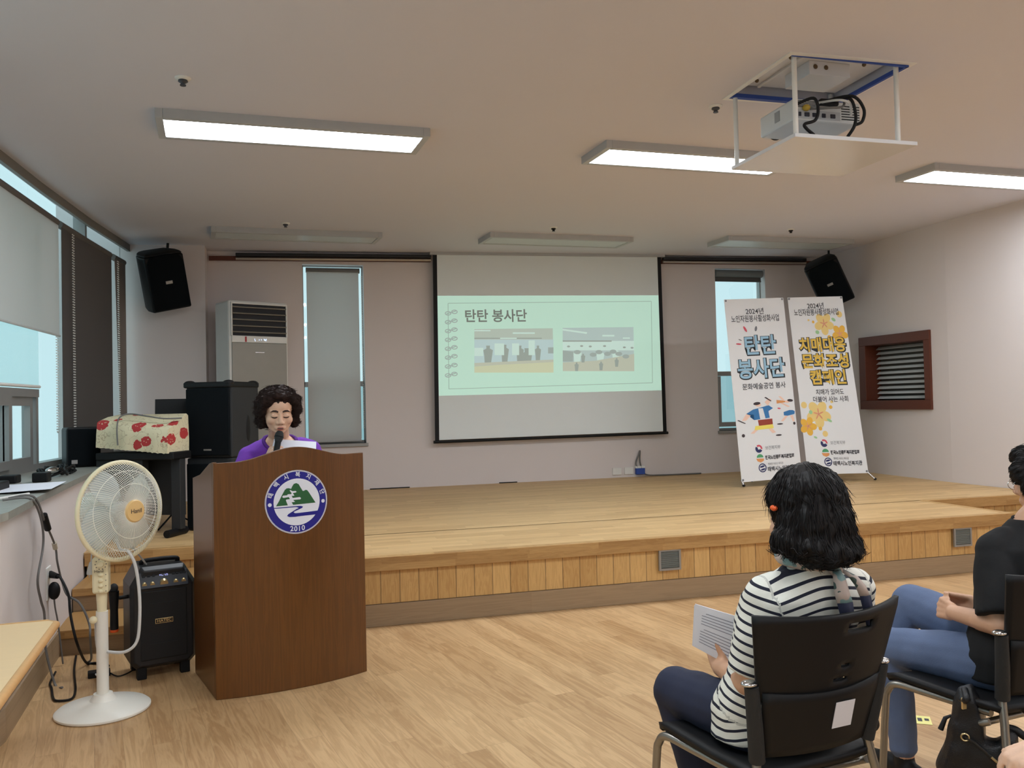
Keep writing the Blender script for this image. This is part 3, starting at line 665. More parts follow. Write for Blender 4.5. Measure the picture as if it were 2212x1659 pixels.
banner('tall white banner with yellow headline and painted flowers, nearest the right wall', [V((5.764, 8.36, .547)), V((6.483, 8.25, .54)), V((6.394, 8.50, 2.594)), V((5.736, 8.61, 2.584))], [((6.47, 8.27, .56), (6.545, 8.22, .468)), ((5.78, 8.37, .56), (5.76, 8.34, .468))], D2)

# ============================================================ air conditioner
ac = thing('air_conditioner', 'tall floor standing air conditioner with dark louvres, in the left stage corner', 'air conditioner', (-.26, 9.66, SZ), radians(25))
w, dp, h = .335, .19, 2.14
ob('body', MB().box(-w, w, -dp, dp, .03, h - .003), M['white'], ac, bev=.025)
ob('plinth', MB().box(-w + .01, w - .01, -dp + .01, dp, 0, .03), M['black'], ac)
ob('front_panel', MB().box(-w + .03, w - .025, -dp - .012, -dp + .002, .06, h - .455), pm('ac_champagne', (148, 146, 138), .4, .2), ac, bev=.004)
ob('display_strip', MB().box(-w + .03, w - .025, -dp - .014, -dp + .002, h - .452, h - .385), M['white'], ac, bev=.002)
ob('red_mark', MB().box(-w + .17, -w + .19, -dp - .0155, -dp - .013, h - .447, h - .39), pm('red_mark', (170, 40, 40), .4), ac)
dm = pm('display_glow', (230, 240, 255), .4, emit=1.2, ec=(190, 215, 255)); f = MB()
for x, z in ((-.06, .415), (-.055, .43), (-.01, .42), (.015, .418), (.05, .42), (.058, .42), (.066, .425), (.07, .412), (.045, .412)): f.box(x, x + .007, -dp - .0155, -dp - .0135, h - z - .008, h - z + .004)
ob('display_dots', f, dm, ac)
ob('grille_recess', MB().box(-w + .035, w - .03, -dp - .004, -dp + .002, h - .38, h - .045), pm('ac_dark', (16, 18, 26), .6), ac)
for k in range(5):
    z = h - .075 - k * .066
    ob('louvre', MB().box(-w + .035, w - .03, -.016, .012, -.006, .006, Mx.Translation((0, -dp - .012, z)) @ Mx.Rotation(.35, 4, 'X')), pm('ac_louvre', (124, 122, 114), .4, .2), ac, bev=.002)
f = MB()
for a in ((-w + .02, -w + .036, h - .385, h - .03), (w - .031, w - .015, h - .385, h - .03), (-w + .02, w - .015, h - .045, h - .028)): f.box(a[0], a[1], -dp - .02, -dp + .002, a[2], a[3])
ob('grille_frame', f, M['white'], ac, bev=.003)
ob('badge', MB().box(-.05, .05, -dp - .0145, -dp - .011, h - .56, h - .553), M['chrome'], ac)

# ============================================================ loudspeakers
def pa(name, label, loc, rz, w, dp, h, cat, sub=False):
    t = thing(name, label, cat, loc, rz)
    ob('cabinet', MB().box(-w, w, -dp + .02, dp, 0.0, h), M['charcoal'], t, bev=.012)
    ob('grille', MB().box(-w + .012, w - .012, -dp - .006, -dp + .02, .02, h - .045), M['blackcloth'], t, bev=.006)
    if not sub:
        ob('top_cap', MB().box(-w - .008, w + .008, -dp - .012, dp + .004, h - .035, h + .012), M['black'], t, bev=.012)
        for s in (1,):
            ob('handle_cup', MB().ell((w, .05, h * .38), (.006, .035, .11)), M['black'], t, smooth=60)
        for x, y in ((-w + .03, -dp + .03), (w - .03, -dp + .03), (w - .03, dp - .04), (-w + .03, dp - .04)): ob('corner_protector', MB().ell((x, y, h + .004), (.045, .045, .022)), M['black'], t, smooth=60)
        ob('badge', MB().box(-.035, .035, -dp - .008, -dp - .004, .06, .072), M['alu'], t)
    else:
        ob('handle_cup', MB().ell((w, .02, h * .6), (.006, .06, .04)), M['black'], t, smooth=60)
    return t
pa('subwoofer', 'black subwoofer cabinet on the stage under the large loudspeaker', (-.444, 7.483, SZ), radians(-28), .205, .225, .588, 'loudspeaker', True)
pa('loudspeaker', 'large black loudspeaker stacked on a subwoofer behind the speaking woman', (-.444, 7.483, SZ + .59), radians(-28), .205, .225, .605, 'loudspeaker')
def hung(label, loc, rz, tilt, ax, roll):
    t = thing('wall_loudspeaker', label, 'loudspeaker', loc, group='hanging wall loudspeakers')
    R = Mx.Rotation(rz, 4, 'Z') @ Mx.Rotation(roll, 4, 'Y') @ Mx.Rotation(tilt, 4, 'X')
    p = [(-.17, .17), (-.21, -.02), (-.20, -.16), (.20, -.16), (.21, -.02), (.17, .17)]
    b = MB(R); b.prism(p, -.30, .27); b.loft([[V((x * s, y * s, z)) for x, y in p] for s, z in ((1, .27), (.9, .30), (.6, .315))])
    ob('cabinet', b, M['black'], t, bev=.02, smooth=50)
    g = MB(R); pr = [(.185, -.28), (.185, .2), (.15, .262), (0, .28), (-.15, .262), (-.185, .2), (-.185, -.28)]
    g.loft([[V((x, -.155, z)) for x, z in pr], [V((x, -.175, z)) for x, z in pr], [V((x * .9, -.184, z * .93)) for x, z in pr]])
    ob('grille', g, M['blackcloth'], t, smooth=50)
    ob('badge', MB(R).box(-.035, .035, -.189, -.180, -.02, .012), M['alu'], t, bev=.003)
    br = MB(); q = R @ V((0, .15, .1)); br.tube([q, q + V(ax[0]), q + V(ax[1])], .014, 8); ob('bracket', br, M['charcoal'], t, smooth=50)
    return t
hung('black loudspeaker hanging tilted on the pier in the left corner', (-1.14, 9.48, 2.80), radians(24), radians(14), ((.10, .03, .02), (.12, .05, .30)), radians(-14))
hung('black loudspeaker hanging tilted in the right corner above the banners', (6.80, 9.30, 2.89), radians(-38), radians(20), ((.09, .02, .02), (.11, .04, .33)), radians(-22))
# little monitor on the sill
t = thing('monitor_speaker', 'small black monitor speaker standing on the stone window sill', 'loudspeaker', (-1.515, 7.45, 1.0), radians(22))
ob('cabinet', MB().box(-.125, .125, -.10, .12, .0, .315), M['black'], t, bev=.02)
ob('grille', MB().box(-.112, .112, -.108, -.09, .012, .303), M['blackcloth'], t, bev=.012)
ob('badge', MB().box(-.092, -.05, -.112, -.106, .03, .06), M['alu'], t)

# ============================================================ digital piano under the flowered cloth
kr = radians(-25.5)
dpn = thing('digital_piano', 'black digital piano with T shaped legs under the flowered cloth', 'piano', (-1.085, 7.15, SZ), kr)
ob('body', MB().box(-.335, .335, .0, .26, .60, .66), M['black'], dpn, bev=.01)
ob('back_panel', MB().box(-.30, .30, .2, .225, .15, .60), M['charcoal'], dpn)
ob('knee_panel', MB().box(-.34, .06, .02, .10, .40, .60), M['charcoal'], dpn)
for x in (-.26, .29):
    ob('leg', MB().box(x - .04, x + .04, .10, .17, .05, .60), M['charcoal'], dpn, bev=.005)
    ob('foot', MB().tube([(x - .005, -.02, .03), (x - .005, .24, .03)], .03, 12), M['black'], dpn, smooth=50)
mb = MB(); N = 40
L0, L1 = -.305, .30
def zt(x): return 1.36 - .065 * (x - L0) / (L1 - L0)
def zb(x): return 1.15 - .055 * (x - L0) / (L1 - L0) + .006 * abs(sin(x * 70))
rings = []
for i in range(N + 1):
    x = L0 + (L1 - L0) * i / N; wv = .006 * sin(x * 23) + .004 * sin(x * 51 + 1)
    rings.append([(x, -.025 + wv, zb(x) - SZ), (x, -.02 + wv * .6, (zb(x) + zt(x)) / 2 - SZ), (x, -.012, zt(x) - .012 - SZ), (x, .01, zt(x) - SZ), (x, .12, zt(x) + .035 + wv * .6 - SZ), (x, .25, 1.405 - SZ), (x, .275, 1.39 - SZ), (x, .285, 1.2 - SZ), (x, .282, zb(x) - SZ)])
b = len(rings[0]); vs_ = [p for r in rings for p in r]
fs_ = [(i * b + j, i * b + j + 1, (i + 1) * b + j + 1, (i + 1) * b + j) for i in range(N) for j in range(b - 1)] + [list(range(b)), list(range(N * b, N * b + b))[::-1]]
mb.add(vs_, fs_)
m, nt, bb = base('rose_print_cloth')
tc = nd(nt, 'TexCoord'); mp = nd(nt, 'Mapping', {'Vector': tc.outputs['Object'], 'Rotation': (0, .05, 0), 'Scale': (1, .9, 1.15)})
nz = nd(nt, 'TexNoise', {'Vector': tc.outputs['Object'], 'Scale': 30.0, 'Detail': 2.0})
mv = nd(nt, 'VectorMath', {0: nz.outputs[1], 1: (.035, .035, .035)}, operation='MULTIPLY'); va = nd(nt, 'VectorMath', {0: mp.outputs[0], 1: mv.outputs[0]}, operation='ADD')
v1 = nd(nt, 'TexVoronoi', {'Vector': va.outputs[0], 'Scale': 6.2, 'Randomness': .75}); v2 = nd(nt, 'TexVoronoi', {'Vector': va.outputs[0], 'Scale': 38.0})
f = m_(nt, 'LESS_THAN', v1.outputs['Distance'], .34); f2 = m_(nt, 'GREATER_THAN', v2.outputs['Distance'], .22)
f = m_(nt, 'MULTIPLY', f, m_(nt, 'MULTIPLY_ADD', f2, .75, .25))
ln = m_(nt, 'LESS_THAN', m_(nt, 'ABSOLUTE', m_(nt, 'SUBTRACT', nd(nt, 'TexNoise', {'Vector': tc.outputs['Object'], 'Scale': 16.0}).outputs[0], .5)), .012)
col = mixc(nt, m_(nt, 'MULTIPLY', ln, .5), lin((216, 206, 172)), lin((150, 128, 100))); col = mixc(nt, f, col, lin((176, 52, 52)))
nt.links.new(col, bb.inputs['Base Color']); bb.inputs['Roughness'].default_value = .8
cl = ob('flowered_cloth', mb, m, smooth=60); cl.location = (-1.085, 7.15, SZ); cl.rotation_euler = (0, 0, kr)
tag(cl, 'cream cloth with red flowers draped over the piano by the windows', 'tablecloth')
tag(ob('cable', MB().tube(spline([(-1.20, 7.16, 1.17), (-1.205, 7.165, 1.30), (-1.19, 7.19, 1.385), (-1.12, 7.22, 1.412), (-.98, 7.16, 1.39), (-.86, 7.12, 1.37), (-.73, 7.14, 1.37)]), .006, 6), M['cordgrey'], smooth=60), 'dark cable lying across the flowered cloth', 'cable')
ms = thing('music_stand', 'black music stand behind the flowered cloth beside the large loudspeaker', 'music stand', (-.86, 7.66, SZ))
ob('stand_desk', MB().box(-.13, .16, -.004, .004, -.12, .12, Mx.Translation((0, -.03, .96)) @ Mx.Rotation(-.15, 4, 'X')), M['black'], ms, bev=.003)
ob('pole', MB().tube([(0, 0, .02), (0, -.02, .9)], .01, 10), M['black'], ms, smooth=50)
f = MB()
for a in (0, 2.1, 4.2): f.tube([(0, 0, .12), (.2 * cos(a), .2 * sin(a), .006)], .007, 8)
ob('tripod', f, M['black'], ms, smooth=50)

# ============================================================ lectern
A, B = V((-.314, 4.445, 0)), V((.443, 4.656, 0))
lrz = atan2(B.y - A.y, B.x - A.x)
lec = thing('lectern', 'brown wooden lectern with curved front and a round blue emblem', 'lectern', (A + B) / 2, lrz)
LW = (B - A).length / 2; LR = 1.30; LS = sqrt(LR ** 2 - LW ** 2)
fy = lambda u: -(sqrt(LR ** 2 - u * u) - LS)
def topz(u):
    b = .5 * (1 + cos(pi * min(1, abs(u + .0) / .30)))
    return 1.172 + .058 * b + .008 * u / LW
N = 36; us = [-LW + 2 * LW * i / N for i in range(N + 1)]
f = MB().loft([[(u, fy(u), .0), (u, fy(u), topz(u)), (u, fy(u) + .025, topz(u)), (u, fy(u) + .025, 0)] for u in us])
ob('front_panel', f, M['lectern'], lec, smooth=30, bev=.003)
f = MB().prism([(.0, 0), (.50, 0), (.50, 1.06), (.30, 1.09), (.06, 1.165), (.0, 1.172)], -.012, .012)
for s in (-1, 1):
    q = MB(); q.M = Mx(((0, 0, 1, s * (LW - .012)), (1, 0, 0, .026), (0, 1, 0, 0), (0, 0, 0, 1)))
    q.prism([(.0, 0), (.50, 0), (.50, 1.06), (.30, 1.09), (.06, 1.16), (.0, 1.168)], -.012, .012)
    ob('side_panel', q, M['lectern'], lec, bev=.003)
ob('desk_top', MB().box(-LW + .024, LW - .024, .0, .46, -.012, .012, Mx.Translation((0, .03, 1.07)) @ Mx.Rotation(-.12, 4, 'X')), M['lectern'], lec)
ob('shelf', MB().box(-LW + .024, LW - .024, .03, .48, .60, .62), M['lectern'], lec)
ob('plinth', MB().box(-LW + .024, LW - .024, .03, .50, .0, .05), M['lectern'], lec)
ec = (A + B) / 2; eu = (V((.086, 4.557, 0)) - ec).dot((B - A).normalized()); ez = .9485; eu -= .015
ef = lambda d: (lambda u, v: ((LR + d) * sin((eu + u) / LR), -((LR + d) * cos((eu + u) / LR) - LS), ez + v))
em = {k: pm('emblem_' + k, c, .35, var=0) for k, c in dict(silver=(196, 196, 206), blue=(26, 28, 132), white=(222, 226, 238), green=(38, 94, 56)).items()}
def disc(r, n=48): return [[(0, 0), (r * cos(2 * pi * i / n), r * sin(2 * pi * i / n)), (r * cos(2 * pi * (i + 1) / n), r * sin(2 * pi * (i + 1) / n))] for i in range(n)]
er = .163
emb = ob('emblem', flat(disc(er), ef(.002), 3), em['silver'], lec); emb['label'] = 'round blue and white emblem with green mountains'
ob('ring', flat(disc(er * .955), ef(.003), 3), em['blue'], emb); ob('field', flat(disc(er * .735), ef(.004), 3), em['white'], emb)
# emblem drawing measured on the 1866 px crop: centre (922, 852), radius 705
E_ = lambda pts: [((x - 922) / 705 * er, -(y - 852 - (x - 922) * -.075) / 705 * er) for x, y in pts]
mnt = [(455, 950), (520, 840), (590, 700), (650, 590), (690, 555), (740, 550), (790, 565), (815, 510), (850, 455), (905, 436), (960, 460), (1000, 530), (1050, 610), (1080, 605), (1110, 585), (1150, 590), (1190, 640), (1340, 870)]
ob('mountain_print', flat([E_(mnt)], ef(.005), 2), em['green'], emb)
wf = [[(715, 935), (670, 820), (680, 800), (760, 790), (735, 745), (620, 765), (590, 745), (610, 715), (705, 705), (710, 685), (785, 680), (800, 660), (755, 600), (770, 590), (820, 615), (890, 610), (910, 630), (890, 645), (825, 655), (860, 715), (800, 720), (820, 765), (980, 745), (1008, 770), (990, 795), (830, 808), (872, 850), (795, 860), (830, 920)]]
ob('stream', flat([E_(p) for p in wf], ef(.0055), 2), em['white'], emb)
rv = [(410, 985), (900, 945), (1000, 940), (1050, 955), (1030, 985), (860, 1060), (835, 1080), (870, 1100), (960, 1095), (1420, 1045), (1395, 1130), (1000, 1165), (860, 1182), (740, 1185), (690, 1160), (720, 1120), (900, 1010), (955, 985), (900, 965), (420, 1003)]
ob('river', flat([E_(rv)], ef(.005), 2), em['blue'], emb)
for s in (-1, 1): ob('dot', flat([circ(s * er * .848, -.012 * 0 - .006, er * .058, 18)], ef(.0045)), em['white'], emb)
def ringtext(ch, ang, size, r):
    a = radians(ang); return lambda x, y: ef(.0045)(r * cos(a) + x * cos(a - pi / 2) - y * sin(a - pi / 2), r * sin(a) + x * sin(a - pi / 2) + y * cos(a - pi / 2))
for ch, ang in zip('태백시복지재단', (163, 138, 113, 88, 64, 41, 18)): ob('lettering', textmesh(ch, .029, ringtext(ch, ang, .029, er * .85), .0006), em['white'], emb)
for ch, x in zip('2010', (-.030, -.010, .009, .029)): ob('lettering', textmesh(ch, .036, (lambda q, w, x=x: ef(.0045)(x + q, -er * .845 + w + x * x * 3)), .0006), em['white'], emb)
# ============================================================ projector on its ceiling lift
pl = thing('projector_lift', 'white ceiling projector lift with blue taped opening, posts and glossy bottom panel', 'projector lift', (3.08, 4.27, 3.25))
zt_ = ZC(3.07)
f = MB()
for a in ((hx0 - .03, hx1 + .03, hy0 - .03, hy0), (hx0 - .03, hx1 + .03, hy1, hy1 + .03), (hx0 - .03, hx0, hy0, hy1), (hx1, hx1 + .03, hy0, hy1)):
    f.hexa([(a[0], a[2], ZC(a[0]) - .006), (a[1], a[2], ZC(a[1]) - .006), (a[1], a[3], ZC(a[1]) - .006), (a[0], a[3], ZC(a[0]) - .006)], [(a[0], a[2], ZC(a[0]) + .01), (a[1], a[2], ZC(a[1]) + .01), (a[1], a[3], ZC(a[1]) + .01), (a[0], a[3], ZC(a[0]) + .01)])
ob('opening_frame', f, M['white'], pl, world=True)
f = MB()
for a in ((hx0, hx1, hy0 + .001, hy0 + .012), (hx0, hx1, hy1 - .035, hy1 - .001), (hx1 - .02, hx1 - .001, hy0, hy1)): f.box(a[0], a[1], a[2], a[3], zt_ - .012, zt_ + .012)
ob('blue_tape_edge', f, M['blue'], pl, world=True)
ob('top_plate', MB().box(hx0 + .03, hx1 - .03, hy0 + .03, hy1 - .05, zt_ + .06, zt_ + .075), M['lampwhite'], pl, world=True)
f = MB(); f.box(2.93, 3.2, 4.12, 4.36, zt_ - .02, zt_ + .06); f.box(2.85, 2.87, hy0 + .04, hy1 - .06, zt_ + .045, zt_ + .06)
ob('mount_bracket', f, M['lampwhite'], pl, world=True, bev=.004)
f = MB()
for x, y in ((2.97, 4.118), (3.04, 4.118)): f.ell((x, y, zt_ + .025), (.014, .005, .014))
for x, y in ((2.80, 4.1), (3.28, 4.1), (2.80, 4.45)): f.ell((x, y, zt_ + .055), (.012, .012, .012))
ob('bolts', f, pm('bolt_brown', (110, 92, 70), .4, .6), pl, world=True, smooth=60)
for x, y in ((2.725, 3.965), (3.385, 3.97), (2.725, 4.575), (3.40, 4.575)):
    ob('post', MB().tube([(x, y, 2.85), (x, y, zt_ + .06)], .014, 12), M['white'], pl, world=True, smooth=50)
ob('bottom_panel', MB().box(2.705, 3.495, 3.945, 4.61, 2.828, 2.850), M['lampwhite'], pl, world=True, bev=.003)
pr = thing('projector', 'white video projector mounted inside the ceiling lift with its cables', 'projector', (3.05, 4.29, 2.99))
ob('body', MB().box(-.22, .22, -.16, .19, 0.0, .125), M['projector'], pr, bev=.012)
ob('lens', MB().lathe([(.05, 0), (.055, .03), (.045, .035), (.04, .01), (0, .008)], 24, Mx.Translation((-.1, .19, .06)) @ Mx.Rotation(-pi / 2, 4, 'X')), M['black'], pr, smooth=50)
f = MB()
for k in range(6): f.box(-.20, -.08, -.162, -.158, .075 + k * .007, .078 + k * .007)
for k in range(6): f.box(.09, .21, -.162, -.158, .02 + k * .015, .026 + k * .015)
ob('rear_grille', f, M['charcoal'], pr)
ob('port_panel', MB().box(-.20, .08, -.163, -.159, .012, .06), pm('port_grey', (176, 180, 184), .5), pr)
for x, w in ((-.185, .008), (-.14, .016), (-.09, .014), (-.03, .012), (.03, .016)): ob('port', MB().box(x - w, x + w, -.168, -.16, .022, .046), pm('port_dark', (34, 36, 50), .5), pr, bev=.003)
ob('video_plug', MB().ell((-.15, -.175, .068), (.022, .022, .018)), pm('yellow_plug', (190, 160, 60), .5), pr, smooth=60)
ob('side_vent', MB().box(-.223, -.219, -.02, .03, .04, .1), pm('vent_side', (150, 154, 156), .5), pr)
ob('mains_plug', MB().box(-.07, .05, -.20, -.165, .085, .122), M['black'], pr, bev=.01)
for i, (p, m) in enumerate((([(2.83, 4.12, 3.07), (2.85, 3.98, 3.06), (2.86, 3.955, 2.99), (2.84, 3.955, 2.93), (2.785, 3.97, 2.91), (2.80, 3.98, 2.89), (2.86, 4.0, 2.865)], 'black'), ([(3.06, 4.11, 3.11), (3.09, 3.99, 3.08), (3.11, 3.97, 2.99), (3.10, 3.97, 2.92), (3.07, 3.99, 2.865)], 'black'), ([(3.02, 4.1, 3.1), (3.1, 3.98, 3.09), (3.16, 3.965, 3.02), (3.15, 3.965, 2.95), (3.115, 3.975, 2.93)], 'black'), ([(2.98, 4.11, 3.09), (3.03, 4.0, 3.07), (3.09, 3.99, 3.05), (3.12, 4.02, 3.0)], 'cordwhite'), ([(2.92, 4.11, 3.05), (2.98, 4.02, 3.03), (3.06, 4.01, 3.04), (3.1, 4.05, 3.1)], 'cordgrey'))):
    tag(ob('cable', MB().tube(spline(p), .009 if m == 'black' else .007, 8), M[m], smooth=60), ['black cable with the yellow plug looping below the projector', 'thick black cable hanging from the projector to the lift panel', 'black cable bowing out at the right of the projector', 'white cable draped over the projector ports', 'grey cable bent across the back of the projector'][i], 'cable')

# ============================================================ pedestal fan
fan = thing('pedestal_fan', 'cream and white pedestal fan with wire guards standing in front of the black amplifier', 'fan', (-.829, 4.477, 0))
ob('base', MB().lathe([(0, 0), (.205, 0), (.212, .006), (.212, .014), (.2, .024), (.12, .04), (.06, .055), (.045, .075), (.042, .085), (0, .085)], 56), M['fanwhite'], fan, smooth=35)
ob('pole', MB().lathe([(0, .07), (.027, .07), (.027, .475), (0, .475)], 24), M['fanwhite'], fan, smooth=40)
ob('extension_tube', MB().lathe([(0, .47), (.021, .47), (.024, .53), (.026, .57), (0, .57)], 20), M['cream'], fan, smooth=40)
ob('height_knob', MB().ell((-.035, -.022, .44), (.018, .018, .018)), M['cream'], fan, smooth=60)
cb = ob('control_box', MB().box(-.036, .036, -.038, .03, .565, .735), M['cream'], fan, bev=.01)
f = MB()
for k, z in enumerate((.655, .628, .602, .577)): f.ell((.004, -.041, z), (.012, .008, .009))
ob('buttons', f, M['cream'], cb, smooth=60)
ob('timer_knob', MB().lathe([(0, .012), (.013, .012), (.015, 0), (0, 0)], 20, Mx.Translation((.004, -.038, .705)) @ Mx.Rotation(pi / 2, 4, 'X')), M['cream'], cb, smooth=40)
f = MB()
for k in range(10): a = 2 * pi * k / 10; f.box(.004 + .024 * cos(a) - .002, .004 + .024 * cos(a) + .002, -.0395, -.0375, .705 + .024 * sin(a) - .002, .705 + .024 * sin(a) + .002)
for z in (.655, .628, .602, .577): f.box(.024, .027, -.0395, -.0375, z - .002, z + .002)
ob('marking', f, M['ink'], cb)
ob('script_lettering', textmesh('Hanil', .02, lambda x, y: (-.004 + x, -.0393, .672 + y)), M['ink'], cb)
ob('neck', MB().tube([(0, 0, .73), (-.004, .004, .80), (-.02, .02, .87), (-.035, .045, .915)], [.03, .024, .024, .03], 16), M['cream'], fan, smooth=50)
# head: axis direction and guards
hd_ = V((.749, -.663, .02)).normalized(); hc = V((-.735, 4.44, .955)) - fan.location
hM = Mx.Translation(hc) @ hd_.to_track_quat('Z', 'Y').to_matrix().to_4x4()
ob('motor', MB(hM).lathe([(0, -.26), (.04, -.255), (.07, -.235), (.078, -.2), (.078, -.13), (.06, -.105), (0, -.1)], 32), M['fanwhite'], fan, smooth=45)
f = MB(hM); f.box(-.03, .03, .04, .085, -.22, -.12)
ob('motor_top', f, M['fanwhite'], fan, bev=.008)
RG = .232
def guard(z0, d, r0, n, tw):
    f = MB(hM)
    for k in range(n):
        a = 2 * pi * k / n; pts = []
        for j in range(8):
            s = j / 7; r = r0 + (RG - r0) * s
            pts.append((r * cos(a + tw * s), r * sin(a + tw * s), z0 + d * (1 - s ** 2.6)))
        f.tube(pts, .0012, 4)
    for s in (.45, .78):
        r = r0 + (RG - r0) * s; z = z0 + d * (1 - s ** 2.6)
        f.tube([(r * cos(2 * pi * i / 48), r * sin(2 * pi * i / 48), z) for i in range(48)], .0017, 5, True)
    return f
ob('front_guard', guard(.012, .085, .045, 110, .30), M['fanwhite'], fan)
ob('rear_guard', guard(-.012, -.095, .06, 90, -.2), M['fanwhite'], fan)
ob('guard_rim', MB(hM).tube([(RG * cos(2 * pi * i / 72), RG * sin(2 * pi * i / 72), 0) for i in range(72)], .011, 10, True), M['cream'], fan, smooth=60)
ob('front_badge', MB(hM).lathe([(0, .107), (.048, .105), (.054, .098), (.054, .09), (0, .09)], 40), M['fanyellow'], fan, smooth=40)
ob('badge_lettering', textmesh('Hanil', .03, lambda x, y: hM @ V((x * cos(.0) , y, .1085))), M['ink'], fan)
bl = bpy.data.materials.new('fan_blade_translucent'); bl.use_nodes = True; nt = bl.node_tree; nt.nodes.clear()
o_ = nd(nt, 'OutputMaterial'); x_ = nd(nt, 'MixShader', {0: .42, 1: nd(nt, 'BsdfTransparent', {0: (.93, .95, .95, 1)}).outputs[0], 2: nd(nt, 'BsdfDiffuse', {0: (.72, .76, .75, 1)}).outputs[0]}); nt.links.new(x_.outputs[0], o_.inputs[0])
for k in range(4):
    a0 = k * pi / 2 + .4; rings = []
    for i in range(7):
        s = i / 6; r = .045 + .165 * s; w = .035 + .06 * sin(pi * min(1, s * .75 + .15)); tw = .6 - .25 * s
        row = []
        for q in range(9):
            t = (q / 8 - .5) * 2; x = t * w
            row.append((r * cos(a0 + .25 * s) - x * cos(tw) * sin(a0 + .25 * s), r * sin(a0 + .25 * s) + x * cos(tw) * cos(a0 + .25 * s), -.015 + x * sin(tw) * .6))
        rings.append(row)
    f = MB(hM); nn = 9; vs_ = [p for r in rings for p in r]
    f.add(vs_, [(i * nn + j, i * nn + j + 1, (i + 1) * nn + j + 1, (i + 1) * nn + j) for i in range(6) for j in range(nn - 1)])
    o = ob('blade', f, bl, fan, smooth=60); sd = o.modifiers.new('thickness', 'SOLIDIFY'); sd.thickness = .002
ob('hub', MB(hM).lathe([(0, .03), (.03, .03), (.045, .015), (.045, -.04), (0, -.04)], 24), bl, fan, smooth=40)
tag(ob('cable', MB().tube(spline([(-.79, 4.58, .87), (-.74, 4.42, .78), (-.70, 4.40, .765), (-.668, 4.4, .70), (-.652, 4.4, .58), (-.65, 4.4, .455), (-.664, 4.4, .335), (-.717, 4.4, .29), (-.80, 4.44, .287)]), .0075, 8), M['cordwhite'], smooth=60), 'thick white cord looping from the fan head in front of the amplifier', 'cable')
c = thing('fan_plug', 'white two pin plug hanging from a cord behind the fan guard', 'plug', (-.902, 4.62, .65))
ob('plug_body', MB().lathe([(0, .04), (.008, .04), (.011, .03), (.021, -.008), (.021, -.02), (0, -.02)], 14), M['cordwhite'], c, smooth=45)
for s in (-1, 1): ob('pin', MB().tube([(s * .009, 0, -.02), (s * .009, 0, -.037)], .0028, 8), M['chrome'], c, smooth=50)
ob('cord', MB().tube(spline([(0, 0, .035), (.003, 0, .08), (.014, 0, .15), (.025, 0, .235), (.05, -.03, .27)]), .004, 6), M['cordwhite'], c, smooth=60)

# ============================================================ portable amplifier
amp = thing('portable_amplifier', 'black portable amplifier speaker with gold knobs beside the lectern', 'amplifier', (-.648, 5.06, 0), radians(17))
w, dq = .165, .14
prof = [(-w, .085), (-w + .03, .055), (w - .03, .055), (w, .085), (w, .50), (w - .055, .595), (-w + .055, .595), (-w, .50)]
f = MB(Mx.Rotation(pi / 2, 4, 'X'))
f.loft([[(x * .93, z * .98 + .004, -dq) for x, z in prof], [(x, z, -dq + .02) for x, z in prof], [(x, z, dq - .03) for x, z in prof], [(x * .9, .325 + (z - .325) * .93, dq) for x, z in prof]])
ob('cabinet', f, pm('amp_black', (20, 21, 25), .42, var=.2), amp, bev=.006)
ob('front_grille', MB().box(-.12, .12, -dq - .004, -dq + .01, .10, .47), pm('amp_grille', (11, 11, 13), .6, var=.3, scale=240, bump=.2), amp, bev=.01)
cp = ob('control_panel', MB().box(-.125, .125, -.006, .012, -.045, .045, Mx.Translation((0, -dq - .002, .525)) @ Mx.Rotation(-.35, 4, 'X')), pm('amp_panel', (26, 30, 40), .35), amp, bev=.004)
for i, x in enumerate((-.098, -.058, 0, .06, .10)):
    ob('knob', MB().lathe([(0, .014), (.012, .014), (.014, .0), (0, 0)] if i != 2 else [(0, .016), (.02, .016), (.023, 0), (0, 0)], 22, Mx.Translation((x, -dq - .004, .508)) @ Mx.Rotation(pi / 2 + .35, 4, 'X')), M['gold'], amp, smooth=40)
f = MB()
for x in (-.1, -.075, -.05, .05, .07, .09, .108): f.box(x - .007, x + .007, -.012, -.006, .018, .028, Mx.Translation((0, -dq - .002, .525)) @ Mx.Rotation(-.35, 4, 'X'))
ob('keys', f, M['black'], amp)
PM = Mx.Translation((0, -dq - .002, .525)) @ Mx.Rotation(-.35, 4, 'X')
ob('display_lettering', textmesh('VL: 05', .02, lambda x, y: PM @ V((x * .9, -.0075, .023 + y))), pm('amp_display', (200, 205, 255), .4, emit=1.0, ec=(170, 180, 255)), amp)
bd = ob('badge', MB().box(-.045, .045, -dq - .008, -dq - .003, .292, .318), M['gold'], amp, bev=.001)
ob('badge_face', MB().box(-.042, .042, -dq - .0088, -dq - .0075, .295, .315), M['black'], bd); ob('lettering', textmesh('HATEC', .02, lambda x, y: (x * 1.15, -dq - .0092, .305 + y), .0004), M['gold'], bd)
f = MB(); f.tube(spline([(-.09, -.02, .588), (-.08, -.03, .615), (.08, -.03, .615), (.09, -.02, .588)]), .012, 10); ob('carry_handle', f, M['black'], amp, smooth=60)
for x, y in ((-.11, -.10), (.11, -.10), (-.11, .10), (.11, .10)): ob('foot', MB().box(x - .024, x + .024, y - .024, y + .024, 0, .09), M['black'], amp, bev=.005)
ob('side_loop', MB().tube(spline([(w, -.05, .47), (w + .05, -.05, .50), (w + .085, -.05, .515), (w + .08, -.05, .495), (w + .04, -.05, .475), (w, -.05, .46)]), .006, 8), M['black'], amp, smooth=60)
ob('mic_holder', MB().tube([(-w + .01, -.06, .44), (-w - .045, -.07, .44)], .01, 8), M['black'], amp, smooth=50)
f = MB()
for z in (.40, .185): f.box(-.07, .07, -dq - .006, -dq - .003, z, z + .003)
ob('grille_rib', f, M['charcoal'], amp)
